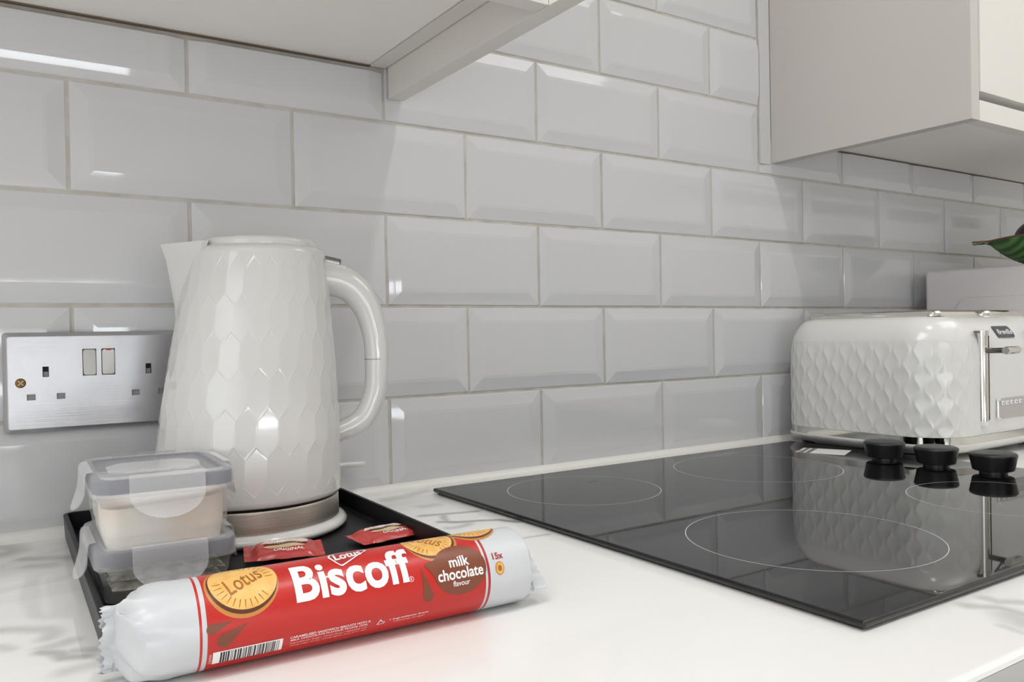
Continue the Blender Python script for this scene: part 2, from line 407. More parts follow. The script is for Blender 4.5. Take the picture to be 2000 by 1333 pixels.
for k, zc in enumerate(bands):
    nxt = bands[k + 1] + 0.025 if k + 1 < len(bands) else WZ0 + fw
    bxo('slat', (WX0 + fw, WX1 - fw, YF - 0.036, YF - 0.024, nxt, zc - 0.025), M['paint'], win, 0.001)
bm = BM(); box(bm, WX0 + 0.02, WX1 - 0.02, YF - 0.055, YF - 0.045, WZ0 + 0.02, WZ1 - 0.02)
obj('lit_pane', bm, emit('daylit window', (0.90, 0.95, 1.0, 1), WINDOW_EMIT), win)

# ------------------------------------------------------------------ wall tiles, each one a part of the wall
PW, PH, ZH2, G = 0.203, 0.10025, 0.2025, 0.00155
def tile_bm(wd, ht, bl=True, br=True, bt=True):
    """bevelled metro tile: outer foot, small arris, sloping bevel, flat field"""
    bm = BM(); B = 0.0165
    def rg(i, y, l=None, r=None, b=None, t=None):
        return ring(bm, [(-wd / 2 + (i if bl else min(i, 0.0004)), y, -ht / 2 + i), (wd / 2 - (i if br else min(i, 0.0004)), y, -ht / 2 + i),
                         (wd / 2 - (i if br else min(i, 0.0004)), y, ht / 2 - (i if bt else min(i, 0.0004))), (-wd / 2 + (i if bl else min(i, 0.0004)), y, ht / 2 - (i if bt else min(i, 0.0004)))])
    a = rg(0, 0.001); b = rg(0, -0.0006); c = rg(0.0009, -0.0013); d = rg(B * 0.5, -0.0027); d2 = rg(B - 0.0018, -0.0041); e = rg(B + 0.0018, -0.0044)
    for p, q in ((a, b), (b, c), (c, d), (d, d2), (d2, e)): bridge(bm, p, q)
    cap(bm, e); cap(bm, a[::-1])
    return bm
TW, TH = PW - 2 * G, PH - 2 * G
def tile_mesh(*a):
    bm = tile_bm(*a); me = bpy.data.meshes.new('tile'); bmesh.ops.recalc_face_normals(bm, faces=bm.faces[:]); bm.to_mesh(me); bm.free()
    me.materials.append(M['tile'])
    return me
full = tile_mesh(TW, TH); cuts = {}
XCUT0, XCUT1 = 0.3125, 0.9132
for row in range(0, 9):
    z0 = ZH2 + (row - 2) * PH; zc = z0 + PH / 2
    off = 0.0 if row % 2 else 0.5
    for j in range(-3, 11):
        xa = (j + off) * PW + G; xb = xa + TW
        if xb > 2.1: continue
        zt = zc + TH / 2
        if row == 4:  # cut short under the wall cabinets, full between them
            if xb < 0.32 or xa > 0.94: zt = 0.4555
        if row > 4:   # only between the two wall cabinets
            if xb < 0.33 or xa > 0.93: continue
            xa = max(xa, 0.3265)
        pieces = [(xa, xb, zt)]
        if row >= 4 and xa < 0.93 < xb:
            pieces = [(xa, XCUT1, zc + TH / 2)]
            if row == 4: pieces.append((0.9155, xb, 0.4555))
        for xa, xb, zt in pieces:
          if xb - xa < 0.012: continue
          key = (round(xb - xa, 4), round(zt - (zc - TH / 2), 4))
          if key == (round(TW, 4), round(TH, 4)): me = full
          else:
              if key not in cuts: cuts[key] = tile_mesh(key[0], key[1], xa != 0.3265, xb != XCUT1, zt > zc + TH / 2 - 1e-4)
              me = cuts[key]
          t = bpy.data.objects.new('tile', me); S.collection.objects.link(t); t.parent = wall
          t.location = ((xa + xb) / 2, random.uniform(-0.0004, 0.0003), (zc - TH / 2 + zt) / 2)
          t.rotation_euler = (random.uniform(-0.0035, 0.0035), random.uniform(-0.0015, 0.0015), random.uniform(-0.0035, 0.0035))
# silicone bead along the worktop and beside the cabinet
bm = BM()
n = 6; P = [(0, 0.0)] + [(-0.0078 * math.cos(a) * 1.05, 0.0088 * math.sin(a)) for a in [PI / 2 * k / n for k in range(n + 1)]]
a = ring(bm, [(-0.65, y - 0.0015, z) for y, z in P]); b = ring(bm, [(2.1, y - 0.0015, z) for y, z in P]); bridge(bm, a, b); cap(bm, a[::-1]); cap(bm, b)
struct('trim_1', bm, M['seal'], smooth=40)
bm = BM(); box(bm, 0.9146, 0.9371, -0.0056, 0.0, 0.4176, 1.05, r=0.0015); struct('trim_2', bm, M['sealgrey'], smooth=40)

# ------------------------------------------------------------------ worktop and base units
t = thing('worktop', 'white marble effect worktop with soft grey veins along the tiled wall', 'worktop', (0, 0, 0))
bm = BM()
prof = [(-0.0005, 0.0), (-0.6085, 0.0), (-0.6105, -0.0006), (-0.6119, -0.0022), (-0.6123, -0.0045), (-0.6105, -0.0048), (-0.6105, -0.038), (-0.0005, -0.038)]
a = ring(bm, [(-0.9, y, z) for y, z in prof]); b = ring(bm, [(2.1, y, z) for y, z in prof]); bridge(bm, a, b); cap(bm, a[::-1]); cap(bm, b)
obj('slab', bm, M['marble'], t, 30)
bxo('front_edge_shade', (-0.9, 2.1, -0.6122, -0.6106, -0.0378, -0.0049), M['edge_shade'], t, 0.0004)
for i, (x0, x1, txt) in enumerate(((-0.9, -0.3, 'white base unit with one plain door, leftmost under the worktop'), (-0.3, 0.3, 'white base unit with one plain door under the tray and kettle'),
                                   (0.3, 0.9, 'white base unit with one plain door under the black hob'), (0.9, 1.5, 'white base unit with one plain door under the toaster'), (1.5, 2.1, 'white base unit with one plain door, rightmost under the worktop'))):
    u = thing('base_cabinet', txt, 'cabinet', ((x0 + x1) / 2, -0.3, FLOOR), 0, 'base units under the worktop')
    bxo('carcass', (-0.3, 0.3, -0.27, 0.29, 0.15, 0.862), M['cabin'], u, 0.0005)
    bxo('plinth', (-0.3, 0.3, -0.22, -0.2, 0.0, 0.15), M['cabin'], u, 0.0005)
    d = bxo('door', (-0.298, 0.298, -0.2905, -0.2705, 0.155, 0.855), M['cab'], u, 0.001)
    bm = BM(); tube(bm, [(0.24, -0.29, 0.7), (0.24, -0.315, 0.7), (0.24, -0.315, 0.83), (0.24, -0.29, 0.83)], 0.005, 8, up=Vector((1, 0, 0))); obj('handle', bm, M['steel'], d, 60)

# ------------------------------------------------------------------ wall cabinet on the left
t = thing('wall_cabinet', 'white wall cabinet at upper left whose underside hangs above the kettle', 'cabinet', (0, -0.005, 0.461))
bxo('carcass', (-0.6, 0.2868, -0.28, 0.0, 0.0, 0.62), M['cabin'], t, 0.0006)
bxo('filler_strip', (0.2877, 0.3058, -0.28, 0.0, -0.0012, 0.62), M['cab'], t, 0.0006)
bxo('end_panel', (0.3068, 0.3252, -0.335, -0.0035, -0.0345, 0.62), M['cab'], t, 0.0007)
bxo('pelmet', (-0.6, 0.3062, -0.2985, -0.2815, -0.0345, -0.006), M['cab'], t, 0.0007)
d = bxo('door', (-0.297, 0.3062, -0.2985, -0.2805, -0.0025, 0.62), M['cab'], t, 0.001)
bxo('door', (-0.6, -0.3, -0.2985, -0.2805, -0.0025, 0.62), M['cab'], t, 0.001)
bm = BM(); box(bm, -0.6, 0.288, -0.0012, 0.0035, -0.0012, -0.0002); obj('back_gap_shadow', bm, M['dark'], t)

# ------------------------------------------------------------------ wall cabinets on the right
def cab_right(x0, x1, label, end):
    t = thing('wall_cabinet', label, 'cabinet', (0, -0.005, 0.42), 0)
    xs = x0
    if end:
        bxo('end_panel', (x0, x0 + 0.018, -0.297, 0.0, 0.0, 0.66), M['panel_shade'], t, 0.0007); xs = x0 + 0.0184
    bxo('carcass', (xs, x1 - 0.0005, -0.276, 0.0, 0.0372, 0.66), M['cabin'], t, 0.0006)
    bxo('pelmet', (xs + 0.0004, x1 - 0.0005, -0.297, -0.279, 0.0, 0.0252), M['cab'], t, 0.0007)
    d0, d1, z0, z1, y0, y1 = xs + 0.0008, x1 - 0.002, 0.0352, 0.655, -0.2985, -0.2785
    bm = BM(); s = 0.068
    box(bm, d0 + s + 0.0006, d1 - s - 0.0006, y0 + 0.0006, y1, z0, z0 + s, 0.0006); box(bm, d0 + s + 0.0002, d1 - s - 0.0002, y0 + 0.0003, y1, z1 - s, z1, 0.0006)
    box(bm, d0, d0 + s, y0, y1, z0, z1, 0.0006); box(bm, d1 - s, d1, y0, y1, z0, z1, 0.0006)
    dr = obj('door', bm, M['cab'], t, 35)
    bxo('door_panel', (d0 + s - 0.001, d1 - s + 0.001, y0 + 0.0095, y1 - 0.003, z0 + s - 0.001, z1 - s + 0.001), M['cab'], dr, 0.0004)
    bm = BM(); box(bm, xs, x1, -0.0015, 0.0035, 0.0355, 0.0368); obj('back_gap_shadow', bm, M['dark'], t)
    return t
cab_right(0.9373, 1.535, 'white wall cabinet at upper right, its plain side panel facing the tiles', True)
cab_right(1.5355, 2.1, 'white wall cabinet at the far right end above the microwave', False)

# ------------------------------------------------------------------ hob
HX0, HX1, HY0, HY1, HZ = 0.3355, 0.926, -0.549, -0.0395, 0.0062
t = thing('hob', 'black glass ceramic hob with thin white cooking zone rings let into the worktop', 'hob', (0, 0, 0))
bm = BM(); box(bm, HX0, HX1, HY0, HY1, 0.0018, HZ, r=0.0016, seg=3); obj('glass_top', bm, M['glass'], t, 40)
bm = BM(); box(bm, HX0 + 0.004, HX1 - 0.004, HY0 + 0.004, HY1 - 0.004, 0.0001, 0.0019); obj('seal', bm, M['edge'], t)
def annulus(bm, cx, cy, r, wd, z, n=96, z1=None):
    a = ring(bm, [(cx + (r - wd / 2) * math.cos(2 * PI * k / n), cy + (r - wd / 2) * math.sin(2 * PI * k / n), z) for k in range(n)])
    b = ring(bm, [(cx + (r + wd / 2) * math.cos(2 * PI * k / n), cy + (r + wd / 2) * math.sin(2 * PI * k / n), z) for k in range(n)])
    bridge(bm, a, b)
for cx, cy, r in ((0.4565, -0.1465, 0.0797), (0.4735, -0.4115, 0.0965), (0.7405, -0.428, 0.0838), (0.7, -0.168, 0.0962)):
    bm = BM(); annulus(bm, cx, cy, r, 0.0006, HZ + 0.00006); obj('zone_ring', bm, M['print'], t)
bm = BM(); box(bm, 0.4885, 0.4995, -0.117, -0.1155, HZ, HZ + 0.0001); obj('zone_mark', bm, M['greyprint'], t)
for x, y in ((0.866, -0.2270), (0.8668, -0.2920), (0.8667, -0.3565), (0.8667, -0.4215)):
    bm = BM()
    lathe(bm, [(0.0140, 0.0), (0.0140, 0.0030), (0.0148, 0.0036), (0.0198, 0.0038), (0.0208, 0.0046), (0.0239, 0.0196), (0.0238, 0.0214), (0.0226, 0.0227), (0.0195, 0.0234), (0.008, 0.0238)], 48)
    k = obj('control_knob', bm, M['black'], t, 40); k.location = (x, y, HZ)
# printed label lying on the glass
def flat_poly(bm, pts, z, th=0.00012):
    a = ring(bm, [(x, y, z) for x, y in pts]); b = ring(bm, [(x, y, z + th) for x, y in pts]); bridge(bm, a, b); cap(bm, b); cap(bm, a[::-1])
t = thing('paper_label', 'small white and printed label lying on the hob before the toaster', 'label', (0.868, -0.125, HZ))
LA, LB, LC, LD = Vector((0.880, -0.0985)), Vector((0.905, -0.1555)), Vector((0.862, -0.1745)), Vector((0.836, -0.118))
def lab(u, v): p = LA + (LB - LA) * u + (LD - LA) * v; return (p.x - 0.868, p.y + 0.125)
bm = BM(); flat_poly(bm, [lab(0.30, 0), lab(1, 0), lab(1, 1), lab(0.30, 1)], 0); obj('blank_field', bm, M['paper'], t)
bm = BM(); flat_poly(bm, [lab(0.0, 0), lab(0.29, 0), lab(0.29, 1), lab(0.0, 1)], 0, 0.00008); obj('backing', bm, M['shutter'], t)
for a, b, c, d, mm in ((0.02, 0.07, 0.05, 0.6, 'paper'), (0.10, 0.13, 0.0, 0.95, 'greyprint'), (0.16, 0.20, 0.05, 0.95, 'paper'), (0.22, 0.25, 0.1, 0.9, 'greyprint'), (0.0, 0.06, 0.7, 1.0, 'pinkprint')):
    bm = BM(); flat_poly(bm, [lab(a, c), lab(b, c), lab(b, d), lab(a, d)], 0.0001); obj('printed_line', bm, M[mm], t)

# ------------------------------------------------------------------ double socket
t = thing('socket', 'brushed steel double wall socket with two grey rocker switches behind the kettle', 'socket', (0.0195, -0.0055, 0.1358))
def plate_holes(bm, xs, zs, holes, y, depth, mi_back):
    """front face with rectangular holes: grid of cells, hole cells pushed back with side walls"""
    V = {}
    def v(i, j): 
        if (i, j) not in V: V[(i, j)] = bm.verts.new((xs[i], y, zs[j]))
        return V[(i, j)]
    for i in range(len(xs) - 1):
        for j in range(len(zs) - 1):
            cx, cz = (xs[i] + xs[i + 1]) / 2, (zs[j] + zs[j + 1]) / 2
            if any(h[0] < cx < h[1] and h[2] < cz < h[3] for h in holes): continue
            bm.faces.new((v(i, j), v(i + 1, j), v(i + 1, j + 1), v(i, j + 1)))
    for h in holes:
        a = ring(bm, [(h[0], y, h[2]), (h[1], y, h[2]), (h[1], y, h[3]), (h[0], y, h[3])])
        b = ring(bm, [(h[0], y + depth, h[2]), (h[1], y + depth, h[2]), (h[1], y + depth, h[3]), (h[0], y + depth, h[3])])
        bridge(bm, a, b)
HWp, HHp = 0.0730, 0.0430
holes = []
for sx in (-0.0415, 0.0405):
    holes.append((sx - 0.0024, sx + 0.0024, 0.0045, 0.0135))
    for dx in (-0.0112, 0.0112): holes.append((sx + dx - 0.0033, sx + dx + 0.0033, -0.0150, -0.0098))
holes.append((-0.0132, -0.0022, 0.0045, 0.0280)); holes.append((0.0018, 0.0128, 0.0045, 0.0280))
xs = sorted(set([-HWp + 0.004, HWp - 0.004] + [h[0] for h in holes] + [h[1] for h in holes]))
zs = sorted(set([-HHp + 0.004, HHp - 0.004] + [h[2] for h in holes] + [h[3] for h in holes]))
bm = BM(); yf = -0.0068
plate_holes(bm, xs, zs, holes, yf, 0.004, 1)
def rr(i, y, rad=0.003): return ring(bm, [(x, y, z) for x, z in rrect(HWp - i, HHp - i, rad, 4)])
o0 = rr(0, 0.0); o1 = rr(0, -0.0030); o2 = rr(0.0008, -0.0042); o3 = rr(0.0030, -0.0066); bridge(bm, o0, o1); bridge(bm, o1, o2); bridge(bm, o2, o3)
# join the rim to the flat field
o4 = ring(bm, [(x, yf, z) for x, z in rrect(HWp - 0.0036, HHp - 0.0036, 0.002, 4)]); bridge(bm, o3, o4)
i4 = ring(bm, [(max(-HWp + 0.004, min(HWp - 0.004, x)), yf, max(-HHp + 0.004, min(HHp - 0.004, z))) for x, z in rrect(HWp - 0.0036, HHp - 0.0036, 0.002, 4)]); bridge(bm, o4, i4)
bmesh.ops.remove_doubles(bm, verts=bm.verts, dist=1e-6)
pl = obj('plate', bm, M['plate'], t, 25)
for h in holes[:6]:
    vert = (h[3] - h[2]) > (h[1] - h[0])
    bm = BM(); box(bm, h[0], h[1], yf + (0.0032 if vert else 0.0012), yf + 0.004, h[2], h[3])
    obj('pin_hole', bm, M['blackhole'] if vert else M['shutter'], pl)
    if vert:
        bm = BM(); box(bm, h[0] + 0.0008, h[1] - 0.0004, yf + 0.0022, yf + 0.0033, h[2] + 0.0004, h[2] + 0.0045); obj('earth_shutter', bm, M['shutter'], pl)
for k, (h, tilt) in enumerate(zip(holes[6:], (0.10, -0.08))):
    bm = BM(); box(bm, h[0] + 0.0004, h[1] - 0.0004, -0.0022, 0.003, h[2] + 0.0004, h[3] - 0.0004)
    es = [e for e in bm.edges if abs(e.verts[0].co.y - e.verts[1].co.y) > 0.004]
    bmesh.ops.bevel(bm, geom=es, offset=0.0022, segments=3, profile=0.5, affect='EDGES')
    es = [e for e in bm.edges if e.verts[0].co.y < -0.0021 and e.verts[1].co.y < -0.0021]
    bmesh.ops.bevel(bm, geom=es, offset=0.0006, segments=2, profile=0.5, affect='EDGES')
    cz = (h[2] + h[3]) / 2
    for q in bm.verts: q.co.y += yf + 0.0004 + (q.co.z - cz) * tilt * 0.9
    rk = obj('rocker_switch', bm, M['rocker'], t, 40)
    if k == 1:
        bm = BM(); box(bm, 0.0052, 0.0096, yf - 0.0034, yf - 0.0012, 0.0264, 0.0276); obj('red_mark', bm, M['red'], rk)
for sx in (-0.0603, 0.0603):
    bm = BM(); n = 24
    pr = [(0.0001, -0.0004), (0.0030, -0.0006), (0.0040, -0.0002), (0.0044, 0.0005)]
    prev = None
    for r, y in pr:
        rg = ring(bm, [(sx + r * math.cos(2 * PI * k / n), yf + y, r * math.sin(2 * PI * k / n)) for k in range(n)])
        if prev: bridge(bm, prev, rg)
        prev = rg
    sc = obj('screw', bm, M['brass'], t, 50)
    bm = BM(); box(bm, sx - 0.0028, sx + 0.0028, yf - 0.0009, yf - 0.0004, -0.0004, 0.0004)
    box(bm, sx - 0.0004, sx + 0.0004, yf - 0.0009, yf - 0.0004, -0.0028, 0.0028)
    sl = obj('screw_slot', bm, M['ink_beige'], sc)
    for q in sl.data.vertices:
        x, z = q.co.x - sx, q.co.z; q.co.x = sx + (x - z) * 0.707; q.co.z = (x + z) * 0.707

# ------------------------------------------------------------------ tray
TZ = 0.0068
TRZ = -0.030
t = thing('serving_tray', 'black rectangular tray with low rim under the kettle and containers', 'tray', (0.1040, -0.1775, 0.0), TRZ)
bm = BM(); hx, hy = 0.1205, 0.1655
loft(bm, [(0.0004, hx - 0.004, hy - 0.004, 0.006), (0.0014, hx - 0.0012, hy - 0.0012, 0.008), (0.018, hx - 0.0003, hy - 0.0003, 0.009), (0.0205, hx, hy, 0.009), (0.0213, hx - 0.001, hy - 0.001, 0.008),
          (0.0213, hx - 0.0032, hy - 0.0032, 0.007), (0.0204, hx - 0.0040, hy - 0.0040, 0.006), (0.0075, hx - 0.0052, hy - 0.0052, 0.005), (TZ + 0.0004, hx - 0.0062, hy - 0.0062, 0.004), (TZ, hx - 0.0085, hy - 0.0085, 0.003)], 5)
obj('tray_body', bm, M['tray'], t, 40)

# ------------------------------------------------------------------ kettle base and kettle
E1 = Vector((0.963, -0.27, 0)).normalized(); E2 = Vector((0.27, 0.963, 0)).normalized()   # sideways (spout to handle) and away
KX, KY = 0.1222, -0.1040
t = thing('power_stand', 'round white power base with brushed steel collar under the white kettle', 'power base', (0.1196, -0.1040, TZ))
bm = BM(); lathe(bm, [(0.078, 0.0), (0.0825, 0.0006), (0.0852, 0.0030), (0.0855, 0.0052), (0.0838, 0.0080), (0.0805, 0.0094), (0.0770, 0.0098), (0.05, 0.0098)], 96); obj('base_disc', bm, M['plastic'], t, 50)
bm = BM(); lathe(bm, [(0.070, 0.0098), (0.0772, 0.0098), (0.0776, 0.0104), (0.0772, 0.0262), (0.0764, 0.0277), (0.070, 0.0279)], 96, cx=0.0018, cy=0.0008); obj('steel_collar', bm, M['steel'], t, 40)
bm = BM(); tube(bm, spline([(x - 0.1196, y + 0.1040, z - TZ) for x, y, z in ((0.150, -0.028, 0.0115), (0.178, -0.0215, 0.020), (0.210, -0.0215, 0.0335), (0.240, -0.0235, 0.0385), (0.258, -0.0225, 0.0378), (0.2655, -0.0165, 0.0370), (0.257, -0.0115, 0.0365), (0.230, -0.0098, 0.034), (0.180, -0.0095, 0.032), (0.110, -0.0095, 0.034), (0.085, -0.0095, 0.06))], 6), 0.0030, 8); obj('power_cord', bm, M['plastic'], t, 60)

t = thing('kettle', 'tall white electric kettle with hexagon facets, open spout and loop handle', 'kettle', (KX, KY, TZ + 0.0300))
ZO = TZ + 0.0300
def ksh(z): d = 0.058 * (z + ZO - 0.03); return (E1.x * d, E1.y * d)
RT = [(0.0, 0.0776), (0.035, 0.0762), (0.072, 0.0737), (0.119, 0.0683), (0.155, 0.0640), (0.203, 0.0572)]
def kr(z): return interp(RT, z)
NH = 28; Z0h, PHX, TT, NR = 0.0085, 0.0303, 0.0100, 6
bm = BM()
def kp(th, z, dr=0.0):
    ox, oy = ksh(z); r = kr(z) + dr
    return Vector((ox + r * math.cos(th), oy + r * math.sin(th), z))
kv = {}
d = PI / NH
def kvert(i, z):
    k = (i % (2 * NH), round(z, 5))
    if k not in kv: kv[k] = bm.verts.new(kp(i * d, z))
    return kv[k]
for row in range(NR):
    zb = Z0h + row * PHX
    for c in range(NH):
        i = 2 * c + (row % 2)
        H = [kvert(i, zb), kvert(i + 1, zb + TT), kvert(i + 1, zb + PHX), kvert(i, zb + PHX + TT), kvert(i - 1, zb + PHX), kvert(i - 1, zb + TT)]
        cen = sum((v.co for v in H), Vector()) / 6
        th = i * d
        slope = (kr(zb) - kr(zb + PHX + TT)) / (PHX + TT)
        lean = 0.058 * (E1.x * math.cos(th) + E1.y * math.sin(th))
        nrm = Vector((math.cos(th), math.sin(th), slope - lean)).normalized()
        ins = []
        for v in H:
            p = cen + (v.co - cen) * 0.90
            p = p - nrm * ((p - cen).dot(nrm)) - nrm * 0.00005
            ins.append(bm.verts.new(p))
        bm.faces.new(ins)
        for a in range(6):
            b = (a + 1) % 6; bm.faces.new((H[a], H[b], ins[b], ins[a]))
# smooth skirt below the facets
ztop = Z0h + NR * PHX
def krow(z): return [kvert(i, z) for i in range(2 * NH)]
low = [kvert(i, Z0h if i % 2 == 0 else Z0h + TT) for i in range(2 * NH)]
r2 = krow(0.0045); r1 = krow(0.0012); bridge(bm, r1, r2); bridge(bm, r2, low)
r0 = ring(bm, [kp(i * d, 0.0, -0.0012) for i in range(2 * NH)]); bridge(bm, r0, r1); cap(bm, r0[::-1])
hi = [kvert(i, ztop if (i + NR) % 2 == 0 else ztop) if False else None for i in range(2 * NH)]
top = []
for i in range(2 * NH):
    odd_row = (NR - 1) % 2
    top.append(kvert(i, ztop + TT) if (i % 2) == odd_row else kvert(i, ztop))
r3 = ring(bm, [kp(i * d, 0.2035) for i in range(2 * NH)]); bridge(bm, top, r3)
prev = r3
for rr_, z in ((0.0568, 0.2055), (0.0556, 0.2080), (0.0535, 0.2097), (0.0505, 0.2106)):
    ox, oy = ksh(z); q = ring(bm, [(ox + rr_ * math.cos(i * d), oy + rr_ * math.sin(i * d), z) for i in range(2 * NH)]); bridge(bm, prev, q); prev = q
cap(bm, prev)
kb = obj('kettle_body', bm, M['kwhite'], t, None)
# flat facets, smooth skirts
for p in kb.data.polygons:
    zc = p.center.z; p.use_smooth = (zc < Z0h - 0.001 or zc > 0.2032)
bm = BM(); lathe(bm, [(0.0490, 0.2100), (0.0494, 0.2135), (0.0486, 0.2160), (0.0470, 0.2172), (0.0445, 0.2166), (0.0430, 0.2140), (0.03, 0.2130)], 72, shear=ksh)
lid = obj('lid', bm, M['kwhite'], t, 50)
# spout: V-shaped pouring lip on the left
def kof(off, z, back=0.0): ox, oy = ksh(z); return Vector((ox, oy, z)) + E1 * off + E2 * back
bm = BM()
zt, zb = 0.2135, 0.1500
NL = 14
outer = []
for side in (-1, 1):
    pass
lv = []
for k in range(NL + 1):
    f = k / NL; z = zb + (zt - zb) * f
    r = kr(min(z, 0.2)) - 0.0008
    half = 0.0025 + 0.0345 * f ** 0.9
    half = min(half, r * 0.9)
    tip = -(r + 0.001 + 0.0215 * f ** 1.1)
    base_off = -math.sqrt(max(r * r - half * half, 1e-6))
    pts = [kof(base_off + 0.004, z, -half * 0.97)]
    for s in range(0, 9):
        a = -1 + 2 * s / 8
        rnd = 0.0035 * f
        x = tip + (base_off - tip) * abs(a) ** 1.05
        pts.append(kof(x if abs(a) > 0.02 else tip + 0.0006, z, half * a))
    pts.append(kof(base_off + 0.004, z, half * 0.97))
    lv.append(ring(bm, pts))
for a, b in zip(lv, lv[1:]): bridge(bm, a, b)
cap(bm, lv[0][::-1])
# hollow lip: inner wall a little inside
inn = []
ctr = kof(-0.05, zt, 0)
for v in lv[-1]:
    p = v.co + (ctr - v.co).normalized() * 0.003; inn.append(bm.verts.new((p.x, p.y, zt)))
bridge(bm, lv[-1], inn)
deep = ring(bm, [Vector((v.co.x, v.co.y, zt - 0.02)) + (ctr - v.co).normalized() * 0.006 * Vector((1, 1, 0)).length for v in inn]); bridge(bm, inn, deep); cap(bm, deep)
obj('spout', bm, M['kwhite'], t, 35)
# handle
def kz(off, z): return kof(off - 0.058 * (z + ZO - 0.03), z)
hpath = [(0.057, 0.1845), (0.076, 0.1845), (0.0925, 0.1765), (0.1055, 0.158), (0.1118, 0.132), (0.1125, 0.105), (0.1102, 0.081), (0.1010, 0.0615), (0.087, 0.0520), (0.070, 0.0470)]
hp = spline([kz(a, b) for a, b in hpath], 7)
hr = [0.0158, 0.0150, 0.0138, 0.0122, 0.0108, 0.0103, 0.0100, 0.0100, 0.0098, 0.0098]
rad = [interp([(i / (len(hr) - 1), r) for i, r in enumerate(hr)], k / (len(hp) - 1)) for k in range(len(hp))]
bm = BM(); tube(bm, hp, rad, 24, up=E2, flat=1.0); hd = obj('handle', bm, M['kwhite'], t, 60)
for q in hd.data.vertices: pass
bm = BM(); box(bm, -0.0095, 0.0095, -0.0075, 0.0075, -0.003, 0.0042, 0.0016)
sw = obj('lid_release_button', bm, M['dchrome'], t, 40); sw.location = kz(0.0725, 0.2002); sw.rotation_euler = (0, 0.22, math.atan2(E1.y, E1.x))
bm = BM(); box(bm, -0.0155, 0.0155, -0.0095, 0.0095, -0.0035, 0.0015, 0.0014)
bz = obj('button_surround', bm, M['plastic'], t, 40); bz.location = kz(0.0715, 0.1978); bz.rotation_euler = (0, 0.22, math.atan2(E1.y, E1.x))
bm = BM(); 
c = kz(0.1122, 0.1130)
pts = [c + E1 * 0.01055 * math.cos(a) + E2 * 0.01055 * math.sin(a) for a in [2 * PI * k / 28 for k in range(28)]]
a = ring(bm, [p + Vector((0, 0, 0.0003)) for p in pts]); b = ring(bm, [p - Vector((0, 0, 0.0003)) for p in pts]); bridge(bm, a, b); obj('handle_seam', bm, M['shutter'], t, 60)

